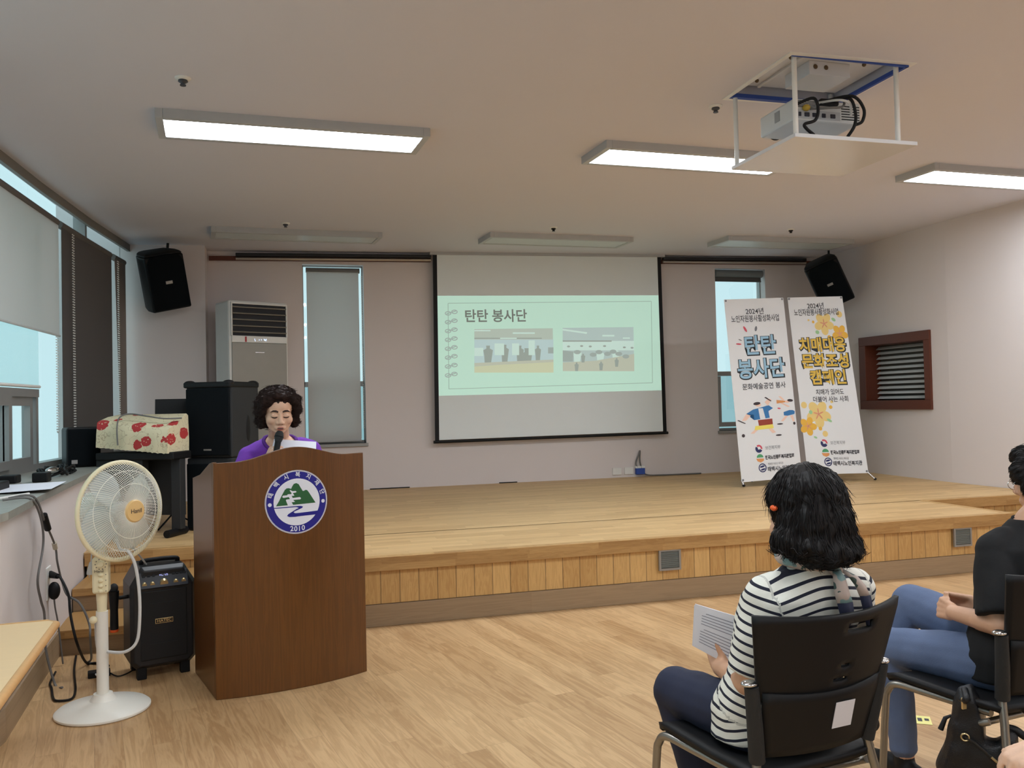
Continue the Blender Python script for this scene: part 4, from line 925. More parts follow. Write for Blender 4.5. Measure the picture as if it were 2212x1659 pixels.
mc = thing('microphone', 'black wireless microphone with orange base hanging at the side of the amplifier', 'microphone', (-.862, 4.975, .37), radians(10))
ob('body', MB().lathe([(0, -.105), (.02, -.105), (.021, -.09), (.02, 0), (.024, .06), (.026, .10), (0, .10)], 20), M['black'], mc, smooth=45)
ob('base_ring', MB().lathe([(0, -.118), (.019, -.118), (.0215, -.112), (.0215, -.104), (0, -.104)], 20), M['orange'], mc, smooth=45)
ob('head', MB().ell((0, 0, .115), (.022, .022, .026)), M['charcoal'], mc, smooth=60)

# ============================================================ table at the left edge
tb = thing('table', 'pale beech table corner cut by the left edge of the photo', 'table', (-.9695, 2.721, 0), radians(4))
f = MB().prism([(.235, .50), (.262, .47), (.262, -.9), (-.24, -.9), (-.24, .50)], .70, .722)
ob('tabletop', f, M['desk'], tb); f = MB().tube([(-.24, .505, .711), (.235, .505, .711), (.264, .475, .711), (.264, -.9, .711)], .0135, 10); ob('edge_band', f, M['deskedge'], tb, smooth=50)
ob('apron', MB().box(-.2, .22, -.85, .44, .62, .70), pm('table_apron', (120, 112, 104), .5), tb)
for x, y in ((-.12, .40), (.19, -.8), (-.12, -.8)): ob('leg', MB().tube([(x, y, 0), (x, y, .70)], .02, 12), M['steel'], tb, smooth=50)
# ============================================================ cables, sockets, things on the sill
def cable(label, pts, r, m): return tag(ob('cable', MB().tube(spline(pts), r, 6), M[m], smooth=60), label, 'cable')
cable('grey cable hanging from the sill down the left wall', [(-1.30, 4.66, 1.012), (-1.20, 4.72, 1.01), (-1.19, 4.85, .93), (-1.19, 4.932, .814), (-1.19, 4.92, .72), (-1.185, 4.8, .588), (-1.19, 4.878, .467), (-1.19, 4.942, .381), (-1.19, 4.96, .2), (-1.15, 4.97, .007), (-1.1, 4.9, .007)], .006, 'cordgrey')
c = thing('adapter_cable', 'pale cable with a black inline plug running from the sill to the floor', 'cable', (-1.2, 5.0, .5))
ob('cord', MB().tube(spline([(-1.30, 4.75, 1.012), (-1.20, 4.80, 1.01), (-1.19, 4.976, .856), (-1.20, 5.217, .698), (-1.20, 5.262, .601), (-1.195, 5.33, .489), (-1.138, 5.2, .425), (-1.066, 5.15, .384), (-1.01, 5.1, .285), (-.995, 5.05, .208), (-1.03, 5.25, .05), (-1.063, 5.33, .008), (-1.0, 5.3, .008)]), .006, 6), M['cordgrey'], c, world=True, smooth=60)
ob('inline_plug', MB().tube([(-1.19, 4.95, .90), (-1.185, 5.01, .815)], .017, 10), M['black'], c, world=True, smooth=50)
ob('connector', MB().tube([(-1.2, 5.20, .715), (-1.2, 5.225, .68)], .013, 8), pm('beige_connector', (190, 180, 160), .5), c, world=True, smooth=50)
so = thing('wall_socket', 'white wall socket low on the left wall behind the table corner', 'socket', (-1.262, 5.30, .48), radians(90 + 3))
ob('plate', MB().box(-.06, .06, -.012, .004, -.09, .09), M['white'], so, bev=.004)
f = MB()
for z in (.04, -.04): f.lathe([(0, 0), (.02, 0), (.02, .004), (0, .004)], 18, Mx.Translation((0, -.0135, z)) @ Mx.Rotation(-pi / 2, 4, 'X'))
ob('socket_grooves', f, pm('socket_shade', (170, 168, 162), .5), so)
pg = thing('power_plug', 'black plug with cord in the upper hole of the left wall socket', 'plug', (-1.235, 5.25, .53))
ob('plug_body', MB().tube([(-.012, .06, -.005), (.04, .0, -.008)], [.021, .014], 10), M['black'], pg, smooth=50)
ob('cord', MB().tube(spline([(.035, 0, -.008), (.06, -.03, -.012), (.11, -.08, -.1), (.13, -.13, -.2), (.17, -.18, -.34), (.17, .04, -.51), (.22, .05, -.522), (.30, -.03, -.522)]), .007, 6), M['black'], pg, smooth=60)
pg = thing('power_adapter', 'black adapter block plugged in the lower hole of the left wall socket', 'adapter', (-1.225, 5.295, .435))
ob('adapter_body', MB().ell((0, 0, 0), (.032, .03, .05)), M['black'], pg, smooth=60); ob('cord', MB().tube(spline([(0, 0, -.045), (.0, .02, -.1), (.01, .04, -.2), (.03, .05, -.425)]), .005, 6), M['cordgrey'], pg, smooth=60)
cable('brown cord winding over the floor in front of the steps to the fan base', [(-1.16, 5.5, .008), (-1.104, 5.186, .008), (-1.025, 4.839, .008), (-1.011, 4.69, .008), (-1.063, 4.674, .008), (-1.10, 4.72, .008), (-1.15, 4.90, .008), (-1.18, 5.0, .008), (-1.20, 5.2, .008)], .006, 'black')
cable('white cord beside the fan pole trailing to the floor', [(-.83, 4.50, .54), (-.865, 4.52, .423), (-.868, 4.55, .292), (-.859, 4.62, .20), (-.93, 4.9, .05), (-1.0, 5.15, .008), (-1.011, 5.11, .008)], .005, 'cordwhite')
ab = ob('power_adapter', MB().box(-.055, .055, -.025, .025, 0, .034), M['black'], bev=.005); ab.location = (-.955, 5.06, 0); ab.rotation_euler = (0, 0, .2); tag(ab, 'black power adapter lying on the floor behind the fan base', 'adapter')
cable('black cord from the floor adapter to the amplifier', [(-.905, 5.07, .012), (-.85, 5.0, .008), (-.8, 5.06, .008), (-.76, 5.16, .02)], .004, 'black')
cable('thin white cord hanging behind the fan near the steps', [(-.76, 4.72, .80), (-.74, 4.8, .72), (-.72, 4.9, .66), (-.70, 4.98, .60)], .005, 'cordwhite')
# sill clutter
pa_ = ob('paper_sheet', MB().hexa([(-1.52, 5.15, 1.004), (-1.19, 5.1, 1.02), (-1.25, 5.72, 1.012), (-1.58, 5.73, 1.004)], [(-1.52, 5.15, 1.006), (-1.19, 5.1, 1.022), (-1.25, 5.72, 1.014), (-1.58, 5.73, 1.006)]), M['paper'])
tag(pa_, 'white paper sheet lying on the stone sill over its front edge', 'paper')
pn = ob('pen', MB().tube([(-1.42, 4.55, 1.012), (-1.26, 4.95, 1.012)], .008, 8), M['white'], smooth=50); tag(pn, 'white pen lying on the sill in front of the paper sheet', 'pen')
f = MB(); random.seed(5)
cx, cy = -1.50, 6.55
pts = [(cx + .13 * cos(a * .9) * (.7 + .3 * sin(a * 1.7)), cy + .30 * sin(a * .9) * (.7 + .3 * cos(a * 2.3)), 1.008 + .012 * (i % 5)) for i, a in enumerate([k * .55 for k in range(60)])]
tag(ob('cable', MB().tube(spline(pts, 3), .007, 6), M['black'], smooth=60), 'tangled coil of black cable on the sill before the small monitor speaker', 'cable')
sv = thing('handheld_device', 'silver rounded device lying among the cables on the sill', 'device', (-1.46, 6.3, 1.05), 1.3)
ob('shell', MB().ell((0, 0, 0), (.075, .03, .022)), M['chrome'], sv, smooth=60)
for i, (x, y, w, d, h, l) in enumerate(((-1.44, 5.95, .045, .05, .06, 'small black box on the sill behind the paper sheet'), (-1.62, 5.95, .05, .06, .05, 'low black box by the window on the sill'), (-1.60, 5.35, .10, .16, .05, 'dark gadget at the left end of the sill'))):
    o = ob('black_box', MB().box(-w, w, -d, d, 0, h), M['black'], bev=.008); o.location = (x, y, 1.0); tag(o, l, 'box')
gy_ = ob('grey_case', MB().box(-.06, .06, -.14, .14, 0, .12), pm('grey_case', (92, 92, 104), .5), bev=.02); gy_.location = (-1.70, 5.55, 1.0); tag(gy_, 'grey rounded case on the sill at the left edge', 'case')
# wall outlet strip on the stage
so = thing('wall_socket', 'white double wall socket with a blue plug near the stage floor below the screen', 'socket', (4.25, YB - .004, .53))
for x in (-.1, .065): ob('plate', MB().box(x - .06, x + .06, -.012, .0, -.045, .045), M['white'], so, bev=.004)
ob('blue_plug', MB().box(.15, .27, -.05, .0, -.05, .03), M['blue'], so, bev=.006); ob('socket_cover', MB().box(.145, .275, -.045, 0, .03, .06), M['white'], so, bev=.005)
cable('dark cable rising from the wall socket in a loop below the screen', [(4.42, 10.03, .57), (4.40, 10.03, .63), (4.444, 10.03, .74), (4.46, 10.03, .78), (4.455, 10.03, .65), (4.49, 10.03, .53), (4.56, 10.03, .47), (4.8, 10.02, .46), (5.3, 10.0, .46)], .010, 'cordgrey')
for i, (a, b) in enumerate(((1.03, 1.5), (2.6, 2.83))):
    o = ob('trim_%d' % (i + 2), MB().box(a, b, YB - .006, YB, SZ + .001, SZ + .012), M['black'], kind='structure')
sk = thing('floor_sticker', 'yellow notice sticker on the floor behind the seated women', 'sticker', (2.68, 3.15, .001), radians(-35))
ob('sheet', MB().box(-.13, .06, -.05, .05, 0, .001), M['yellow'], sk)
ob('lettering', flat([R(-.05 + k * .028, -.02 + .012 * (k % 2), -.05 + k * .028 + .018, .02) for k in range(4)], lambda u, v: (u, v, .0016)), M['ink'], sk)
# ============================================================ stacking chairs
def make_chair(label):
    t = thing('chair', label, 'chair', (0, 0, 0), 0, 'black stacking chairs in the front row')
    n = 12; rows = []
    for y, z, w in ((-.205, .447, .205), (-.19, .452, .215), (-.05, .448, .226), (.10, .450, .232), (.19, .448, .232), (.225, .436, .226), (.235, .42, .215)):
        rows.append([(-w + 2 * w * i / n, y, z + .012 * (abs(i / n - .5) * 2) ** 3 - .006) for i in range(n + 1)])
    f = MB(); m = n + 1
    f.add([p for r in rows for p in r], [(i * m + j, i * m + j + 1, (i + 1) * m + j + 1, (i + 1) * m + j) for i in range(len(rows) - 1) for j in range(n)])
    o = ob('seat', f, M['black'], t, smooth=60); q = o.modifiers.new('thickness', 'SOLIDIFY'); q.thickness = .02; q.offset = -1
    def shell(z0, z1, w0, w1, nz, nx, holes, push):
        f = MB(); idx = {}
        for i in range(nz + 1):
            for j in range(nx + 1):
                s = i / nz; z = z0 + (z1 - z0) * s; w = w0 + (w1 - w0) * s; x = -w + 2 * w * j / nx
                y = -.222 - .10 * (z - .50) / .36 - push + .055 * (x / .235) ** 2
                if i == nz: z += .012 * (abs(x) / w) ** 2
                idx[i, j] = len(f.v); f.v.append(V((x, y, z)))
        for i in range(nz):
            for j in range(nx):
                if (i, j) in holes: continue
                f.f.append([idx[i, j], idx[i, j + 1], idx[i + 1, j + 1], idx[i + 1, j]])
        return f
    hs = {(i, j) for i in (14, 15) for j in range(13, 18)} | {(3, j) for j in (12, 13, 14)} | {(6, 13), (6, 14)}
    o = ob('backrest', shell(.64, .865, .202, .243, 18, 24, hs, 0), M['black'], t, smooth=60); q = o.modifiers.new('thickness', 'SOLIDIFY'); q.thickness = .012; q.offset = 0
    o = ob('lower_backrest', shell(.485, .655, .168, .196, 8, 16, set(), .008), M['black'], t, smooth=60); q = o.modifiers.new('thickness', 'SOLIDIFY'); q.thickness = .012; q.offset = 0
    for s in (-1, 1):
        ob('upright_sleeve', MB().tube([(s * .186, -.195, .475), (s * .203, -.212, .58), (s * .220, -.225, .685)], [.022, .021, .019], 12), M['charcoal'], t, smooth=50)
        ob('joint_cap', MB().ell((s * .224, -.222, .69), (.024, .02, .009)), M['chrome'], t, smooth=60)
        ob('front_leg', MB().tube(spline([(s * .205, -.17, .425), (s * .222, .05, .422), (s * .232, .17, .418), (s * .238, .205, .39), (s * .243, .215, .33), (s * .252, .235, .012)], 5), .0125, 12), M['steel'], t, smooth=50)
        ob('rear_leg', MB().tube([(s * .187, -.193, .485), (s * .200, -.21, .40), (s * .25, -.262, .012)], .0125, 12), M['steel'], t, smooth=50)
        for y, x in ((.235, .252), (-.262, .25)): ob('foot_cap', MB().lathe([(0, 0), (.016, 0), (.016, .03), (0, .03)], 12, Mx.Translation((s * x, y, 0))), M['black'], t, smooth=40)
    ob('cross_bar', MB().tube(spline([(-.215, -.17, .40), (-.19, -.14, .385), (.19, -.14, .385), (.215, -.17, .40)], 5), .011, 10), M['steel'], t, smooth=50)
    return t
CR = radians(6.6)
ch1 = make_chair('black chair under the woman in the striped shirt, with a white label on its back')
ch2 = copy_tree(ch1); ch2['label'] = 'black chair under the woman in blue jeans at the right edge'
ch1.location = (1.362, 2.215, 0); ch1.rotation_euler = (0, 0, CR)
ch2.location = (2.322, 2.38, 0); ch2.rotation_euler = (0, 0, radians(7.5))
lb_ = [(-.004, -.2495, .545), (.062, -.2475, .545), (.062, -.268, .62), (-.004, -.270, .62)]
ob('white_label', MB().hexa([(x + .02, y - .0015, z) for x, y, z in lb_], [(x + .02, y, z) for x, y, z in lb_]), M['paper'], ch1)['label'] = 'white sticker on the chair back'

# ============================================================ people
def ringpts(c, a, b, rx, fy, n=24, e=2.4):
    out = []
    for i in range(n):
        q = 2 * pi * i / n; cs, sn = cos(q), sin(q)
        out.append(V(c) + V(rx) * (a * math.copysign(abs(cs) ** (2 / e), cs)) + V(fy) * (b * math.copysign(abs(sn) ** (2 / e), sn)))
    return out
def head_shapes(mb, Mh, wide=1.0):
    E = lambda c, r: mb.ell(c, (r[0] * wide, r[1], r[2]), Mh)
    E((0, -.012, .040), (.076, .092, .082)); E((0, .022, -.028), (.068, .066, .080)); E((0, .030, .045), (.066, .056, .055))
    E((0, .060, -.088), (.030, .026, .020)); E((0, .035, -.075), (.050, .045, .035))
    for s in (-1, 1):
        E((s * .040, .052, -.026), (.030, .030, .030)); E((s * .032, .074, .0015), (.0185, .0145, .0125)); E((s * .077, -.008, -.010), (.011, .02, .030))
        E((s * .013, .092, -.037), (.0105, .012, .009))
        mb.cap(Mh @ V((s * .012, .077, .022)), .010, Mh @ V((s * .046, .066, .024)), .010)
    mb.cap(Mh @ V((0, .080, .014)), .009, Mh @ V((0, .100, -.031)), .0125)
    E((0, .078, -.066), (.030, .016, .018))
def hand(mb, w, fd, pn, side, curl, thumb=(.45, .75, .35), s=1.0, spread=.0):
    w, fd, pn = V(w), V(fd).normalized(), V(pn); pn = (pn - fd * pn.dot(fd)).normalized(); lat = fd.cross(pn) * side
    for k, (o, L) in enumerate(((.028, .95), (.0095, 1.05), (-.0095, 1.0), (-.027, .8))):
        kn = w + fd * (.082 - .006 * abs(k - 1)) * s + lat * o * s
        mb.cap(w + lat * o * .65 * s + fd * .01, .0135 * s, kn, .0105 * s)
        d = (fd + lat * spread * (1.5 - k)).normalized(); p = kn; a = 0
        for j, l in enumerate((.040, .026, .021)):
            a += curl[j] * (1 + .08 * k)
            dd = d * cos(a) + pn * sin(a); q = p + dd * l * L * s
            mb.cap(p, (.0098 - .0012 * j) * s, q, (.0088 - .0012 * j) * s); p = q
    d = (fd * thumb[0] + lat * thumb[1] + pn * thumb[2]).normalized(); p = w + fd * .022 * s + lat * .02 * s
    mb.cap(w + fd * .012 * s, .016 * s, p + d * .012 * s, .0145 * s)
    for j, l in enumerate((.042, .032, .026)):
        q = p + d * l * s; mb.cap(p, (.0128 - .0015 * j) * s, q, (.0112 - .0015 * j) * s); p = q; d = (d + fd * .22).normalized()
def cut(me, keep):
    bm = bmesh.new(); bm.from_mesh(me)
    bmesh.ops.delete(bm, geom=[v for v in bm.verts if not keep(v.co)], context='VERTS')
    loops = []; be = {e for e in bm.edges if len(e.link_faces) == 1}
    while be:
        e = be.pop(); lp = [e.verts[0], e.verts[1]]; go = True
        while go:
            go = False
            for x in lp[-1].link_edges:
                if x in be: be.discard(x); lp.append(x.other_vert(lp[-1])); go = True; break
        loops.append([v.co.copy() for v in lp])
    bm.to_mesh(me); bm.free()
    for p in me.polygons: p.use_smooth = True
    return max(loops, key=len) if loops else []
def rib(name, lp, r, mat, parent):
    if len(lp) < 8: return
    if (lp[0] - lp[-1]).length < 1e-5: lp = lp[:-1]
    for _ in range(6): lp = [(lp[i - 1] + lp[i] * 2 + lp[(i + 1) % len(lp)]) / 4 for i in range(len(lp))]
    ob(name, MB().tube(lp[::2], r, 8, True), mat, parent, smooth=60)
def strands(me, n, flow, L, r, seed=1, filt=None, lift=.004, curl=.2):
    rnd = random.Random(seed); f = MB(); P = [p for p in me.polygons if (filt is None or filt(p.center))]
    bv = BVHTree.FromPolygons([v.co.copy() for v in me.vertices], [p.vertices[:] for p in me.polygons])
    for _ in range(n):
        p = rnd.choice(P); q = p.center + p.normal * .001; nn = p.normal.copy(); pts = []; ll = L * (.6 + .7 * rnd.random()); fl = rnd.random() ** 3
        sd = rnd.random() * 90
        for k in range(8):
            pts.append(q + nn * (.0006 + lift * (k / 7) ** 3 * fl * 2))
            d = flow(q, nn); d = d - nn * d.dot(nn)
            d = d.normalized() + mn.noise_vector(q * 18 + V((sd * .02, 0, 0))) * curl + mn.noise_vector(V((sd, k * .3, 0))) * curl * .4
            d = d - nn * d.dot(nn); d.normalize(); q = q + d * ll / 7
            h = bv.find_nearest(q)
            if h[0] is None: break
            q, nn = h[0].copy(), h[1].copy()
        if len(pts) == 8: f.tube(pts, [r * .4, r, r * 1.1, r, r * .9, r * .75, r * .5, r * .15], 4)
    return f
def stripe_mat(name, period, duty, c0, c1):
    m, nt, b = base(name); at = nd(nt, 'Attribute', attribute_name='stripe')
    fr = m_(nt, 'FRACT', m_(nt, 'DIVIDE', at.outputs['Fac'], period)); g = m_(nt, 'LESS_THAN', fr, duty)
    nt.links.new(mixc(nt, g, lin(c0), lin(c1)), b.inputs['Base Color']); b.inputs['Roughness'].default_value = .85
    tc = nd(nt, 'TexCoord'); n2 = nd(nt, 'TexNoise', {'Vector': tc.outputs['Object'], 'Scale': 26.0, 'Detail': 3.0}); bp = nd(nt, 'Bump', {'Strength': .18, 'Distance': .02, 'Height': n2.outputs[0]}); nt.links.new(bp.outputs[0], b.inputs['Normal'])
    return m
def segd(p, a, b):
    ab = b - a; t = max(0, min(1, (p - a).dot(ab) / ab.length_squared)); return (p - a - ab * t).length, t
def shoe(mb, ank, fd):
    fd = V((fd[0], fd[1], 0)).normalized(); a = V((ank[0], ank[1], 0))
    mb.chain([a - fd * .05 + V((0, 0, .035)), a + fd * .06 + V((0, 0, .034)), a + fd * .16 + V((0, 0, .026))], [.035, .038, .026]); mb.cap(a + V((0, 0, .04)), .036, a + V((0, 0, .085)), .034)
def wrinkle(me, amp, sc, seed=0.):
    me.update()
    for v in me.vertices:
        v.co += v.normal * amp * mn.noise(v.co * sc + V((seed, seed, 0)))

def seated(label, J, top, face_dir, head_c, head_pitch, hands, mats, hair, torso_lean=1.0, hole=None, hem=0, sleeves=.055, seed=0, tone='skinarm', leg_r=(.078, .062, .048), shirt_pad=.0, fit=1.0):
    body = MB(); sh = MB(); tr = MB()
    lat = (J['rs'] - J['ls']).normalized(); fwd = V((0, 0, 1)).cross(lat).normalized()
    hip = (J['lh'] + J['rh']) / 2; nk = J['neck']
    C_ = [(hip + V((0, 0, -.05)), .155, .105), (hip + V((0, 0, .03)), .165, .115), (hip * .62 + nk * .38, .15, .105), (hip * .35 + nk * .65, .165, .11), (hip * .16 + nk * .84, .165, .10), (hip * .05 + nk * .95, .10, .07), (nk + V((0, 0, .012)), .055, .05)]
    C_ = [(c, a * fit, b * fit) for c, a, b in C_]
    body.loft([ringpts(c, a * .93, b * .92, lat, fwd) for c, a, b in C_])
    sh.loft([ringpts(c, a + .012 + (hem if i == 0 else hem * .5 if i == 1 else 0), b + .012 + shirt_pad, lat, fwd) for i, (c, a, b) in enumerate(C_[:-1])] + [ringpts(nk + V((0, 0, .012)), .062, .058, lat, fwd)])
    Mh = Mx.Translation(head_c) @ Mx.Rotation(atan2(face_dir[1], face_dir[0]) - pi / 2, 4, 'Z') @ Mx.Rotation(head_pitch, 4, 'X')
    head_shapes(body, Mh)
    body.cap(nk - fwd * .005, .056, Mh @ V((0, -.03, -.045)), .052)
    for k, s in (('l', -1), ('r', 1)):
        S, E_l, Wr = J[k + 's'], J[k + 'e'], J[k + 'w']
        body.chain([S, E_l, Wr], [.043, .038, .026]); body.cap(E_l, .036, E_l * .6 + Wr * .4, .036)
        sh.cap(S, .062, S * .75 + nk * .25, .055); sh.cap(S + V((0, 0, .0)), .060, S * .8 + E_l * .2, .060)
        ce = S * (1 - J['cuff']) + E_l * J['cuff']
        sh.frus([S * .9 + E_l * .1, (S + ce) / 2, ce], [.060, sleeves + .002, sleeves + .004], 20)
        H, K, A = J[k + 'h'], J[k + 'k'], J[k + 'a']
        body.chain([H, K, A], [leg_r[0] - .014, leg_r[1] - .014, leg_r[2] - .014])
        tr.chain([H, (H + K) / 2, K], [leg_r[0] + .012, leg_r[0], leg_r[1] + .006]); tr.chain([K, K * .62 + A * .38, A * .93 + K * .07], [leg_r[1] + .004, leg_r[2] + .012, leg_r[2]])
        tr.frus([K * .15 + A * .85, A * .97 + K * .03], [leg_r[2], leg_r[2] + .002], 18)
    tr.loft([ringpts(hip + V((0, 0, z)), a, b, lat, fwd) for z, a, b in ((-.085, .12, .09), (-.05, .165, .12), (.05, .168, .118), (.09, .15, .105))])
    for hd2 in hands: hand(body, *hd2)
    bme = blob(body, .0048, 3, 'person')
    per = ob('person', bme, M[tone]); tag(per, label, 'person')
    sme = blob(sh, .007, 5, 'shirt'); wrinkle(sme, .006, 13, seed)
    lp = cut(sme, lambda p: (p - hole[0]).length > hole[1]) if hole else []
    so_ = ob(mats.get('topname', 't_shirt'), sme, M[mats['top']] if isinstance(mats['top'], str) else mats['top'], per)
    if lp: rib('neck_rib', lp, .009, M[mats['rib']], so_)
    tme = blob(tr, .008, 5, 'trousers'); wrinkle(tme, .007, 11, seed + 3)
    ob('jeans', tme, M[mats['leg']], per)
    for k in 'lr':
        f = MB(); shoe(f, J[k + 'a'], J.get(k + 'f', fwd)); f.M = Mx(); z = J[k + 'a'].z - .09
        f.v = [p + V((0, 0, max(0, z))) for p in f.v]
        ob('shoe', blob(f, .008, 3, 'shoe'), M['black'], per)
    return per, sme, Mh, bme, lat, fwd
def hair_obj(per, shapes, Mh, mat, voxel, noise, ns, L, flow, seed, r=.0022, filt=None, curl=.35, lift=.006, keep=None):
    mb = MB()
    for c, rr in shapes: mb.ell(c, rr, Mh)
    me = blob(mb, voxel, 4, 'hair'); me.update()
    for v in me.vertices:
        v.co += v.normal * (noise * mn.noise(v.co * 38) + noise * .7 * mn.noise(v.co * 90))
    if keep: cut(me, keep)
    h = ob('hair', me, mat, per)
    ob('hair_strands', strands(me, ns, flow, L, r, seed, filt, lift, curl), mat, h, smooth=60)
    return h

# --- the woman in the striped shirt
J1 = dict(ls=V((1.275, 2.055, .885)), rs=V((1.555, 2.062, .885)), le=V((1.238, 2.10, .645)), re=V((1.60, 2.13, .65)), lw=V((1.283, 2.33, .612)), rw=V((1.44, 2.36, .64)),
          lh=V((1.285, 2.17, .515)), rh=V((1.455, 2.19, .515)), lk=V((1.215, 2.50, .50)), rk=V((1.50, 2.57, .51)), la=V((1.30, 2.42, .10)), ra=V((1.50, 2.46, .10)), neck=V((1.402, 2.045, .955)), cuff=.88)
per, sme, Mh, bme, lat, fwd = seated('person with short black wavy hair in a striped shirt, seen from behind, holding papers', J1, None, (-.18, .98), V((1.392, 2.045, 1.095)), radians(-10),
    [(J1['lw'], (.06, .50, .74), (.85, .5, -.2), -1, (.15, .2, .15), (.78, .10, -.62)), (J1['rw'], (-.5, .7, .4), (-.6, .3, -.3), 1, (.5, .5, .3))],
    dict(top=stripe_mat('navy_white_stripes', .0265, .30, (226, 224, 214), (24, 26, 44)), rib='navy', leg='denimdark', topname='striped_shirt'), None, hole=(V((1.398, 2.052, 1.005)), .062), hem=.028, sleeves=.060, seed=2., leg_r=(.082, .068, .056))
at = sme.attributes.new('stripe', 'FLOAT', 'POINT')
vals = []
nk = J1['neck']; hip = (J1['lh'] + J1['rh']) / 2
for v in sme.vertices:
    p = v.co; best = None
    for k, s in (('l', -1), ('r', 1)):
        a, e = J1[k + 's'], J1[k + 'e']; d, t = segd(p, a, e); o = (p - a).dot((e - a).normalized())
        if (p - a).dot(lat) * s > max(-.045, .014 - .35 * max(0, o + .02)) and d < .115: best = 10 + o + .004
    if best is None:
        lt = (p - (nk * .5 + hip * .5)).dot(lat); best = p.z + .30 * sqrt(lt * lt + .002) - .10 * lt
    vals.append(best)
at.data.foreach_set('value', vals)
def bobflow(c):
    def fl(q, n):
        d = V((0, 0, -1)); o = V((q.x - c.x, q.y - c.y, 0)); o = o.normalized() if o.length > 1e-4 else V((0, -1, 0))
        h = q.z - c.z
        if h > .06: d = o * .8 + V((0, 0, -.5))
        if h < -.06: d = o * .75 + V((0, 0, -.5))
        return d
    return fl
c = V((1.392, 2.045, 1.095))
sh_ = [((0, -.022, .052), (.098, .112, .098)), ((0, -.04, -.02), (.104, .100, .10)), ((0, -.055, -.075), (.096, .080, .065))]
for a in range(-4, 5):
    q = -pi / 2 + a * .36
    sh_.append(((.088 * cos(q), -.03 + .086 * sin(q), -.088 - .014 * cos(a)), (.032, .032, .030)))
sh_ += [((-.098, -.02, -.055), (.032, .05, .036)), ((.098, -.02, -.05), (.030, .05, .04))]
h1 = hair_obj(per, sh_, Mh, M['hairblack'], .006, .006, 1500, .10, bobflow(c), 3, .0013, filt=lambda p: p.y < c.y + .06, curl=.5, lift=.010)
ob('hair_clip', MB().ell(Mh @ V((-.100, .0, .035)), (.008, .014, .008)), M['orange'], per, smooth=60)['label'] = 'small orange hair clip'
# scarf: band round the neck, knot, two tails
scm, nt, bb = base('scarf_silk'); tc = nd(nt, 'TexCoord'); vv = nd(nt, 'TexNoise', {'Vector': tc.outputs['Object'], 'Scale': 22.0, 'Detail': 2.0})
cr = nd(nt, 'ValToRGB', {0: vv.outputs[0]}); cr.color_ramp.interpolation = 'CONSTANT'
el = cr.color_ramp.elements; el[0].position = 0; el[0].color = (*lin((120, 150, 150)), 1); el[1].position = .42; el[1].color = (*lin((176, 160, 150)), 1); e3 = el.new(.62); e3.color = (*lin((58, 76, 70)), 1)
nt.links.new(cr.outputs[0], bb.inputs['Base Color']); bb.inputs['Roughness'].default_value = .5
sc = ob('scarf', MB().tube([V((1.398, 2.05, .985)) + V((.068 * cos(q), .066 * sin(q), .008 * sin(q))) for q in [2 * pi * i / 28 for i in range(28)]], .016, 10, True), scm, per, smooth=60)
kn = V((1.437, 1.972, .962))
ob('knot', MB().ell(kn, (.020, .015, .017)), scm, sc, smooth=60)
def tail(pts, ws, tipfrom):
    for nm, m2, rng in (('scarf_tail', scm, (0, tipfrom + 1)), ('scarf_tip', M['navy'], (tipfrom, len(pts)))):
        f = MB(); A_ = []
        for p, w in list(zip(pts, ws))[rng[0]:rng[1]]: A_.append((V(p) - V((w, 0, 0)), V(p) + V((0, -.006, 0)), V(p) + V((w, 0, 0))))
        vs_ = [p for r_ in A_ for p in r_]
        f.add(vs_, [(i * 3 + j, i * 3 + j + 1, (i + 1) * 3 + j + 1, (i + 1) * 3 + j) for i in range(len(A_) - 1) for j in (0, 1)])
        o = ob(nm, f, m2, sc, smooth=60); q = o.modifiers.new('thickness', 'SOLIDIFY'); q.thickness = .003
tail([(1.432, 1.966, .965), (1.428, 1.948, .945), (1.426, 1.936, .91), (1.430, 1.930, .885), (1.433, 1.928, .86), (1.432, 1.930, .83), (1.428, 1.934, .808)], [.010, .018, .022, .023, .021, .014, .003], 3)
tail([(1.448, 1.968, .965), (1.478, 1.955, .945), (1.494, 1.946, .92), (1.502, 1.942, .895), (1.507, 1.940, .865), (1.509, 1.942, .835), (1.511, 1.946, .81)], [.009, .014, .016, .016, .015, .009, .002], 3)
# the papers in her hand
PQ = [V((0, 0, 1.43)) + (V(p) - V((0, 0, 1.43))) * .948 for p in ((1.28, 2.50, .638), (1.40, 2.43, .568), (1.447, 2.36, .722), (1.274, 2.467, .776))]
pn_ = (PQ[1] - PQ[0]).cross(PQ[3] - PQ[0]).normalized()
pap = thing('paper_sheet', 'printed white papers held by the woman in the striped shirt', 'paper', PQ[0])
ob('sheet', MB().hexa(PQ, [p - pn_ * .002 for p in PQ]), M['paper'], pap, world=True)
ob('back_sheet', MB().hexa([p - pn_ * .004 + V((-.004, 0, -.005)) for p in PQ], [p - pn_ * .005 + V((-.004, 0, -.005)) for p in PQ]), M['paper'], pap, world=True)
L_ = []
for k in range(11):
    v = .84 - k * .065 - (.05 if k > 4 else 0); u0 = .12 + (.06 if k in (0, 5) else 0); L_.append([(u0, v), (.93, v), (.93, v + .014), (u0, v + .014)])
ob('printed_lines_print', flat(L_, lambda u, v: bil(PQ, u, v, .0012, pn_)), pm('faint_ink', (120, 122, 140), .7), pap, world=True)

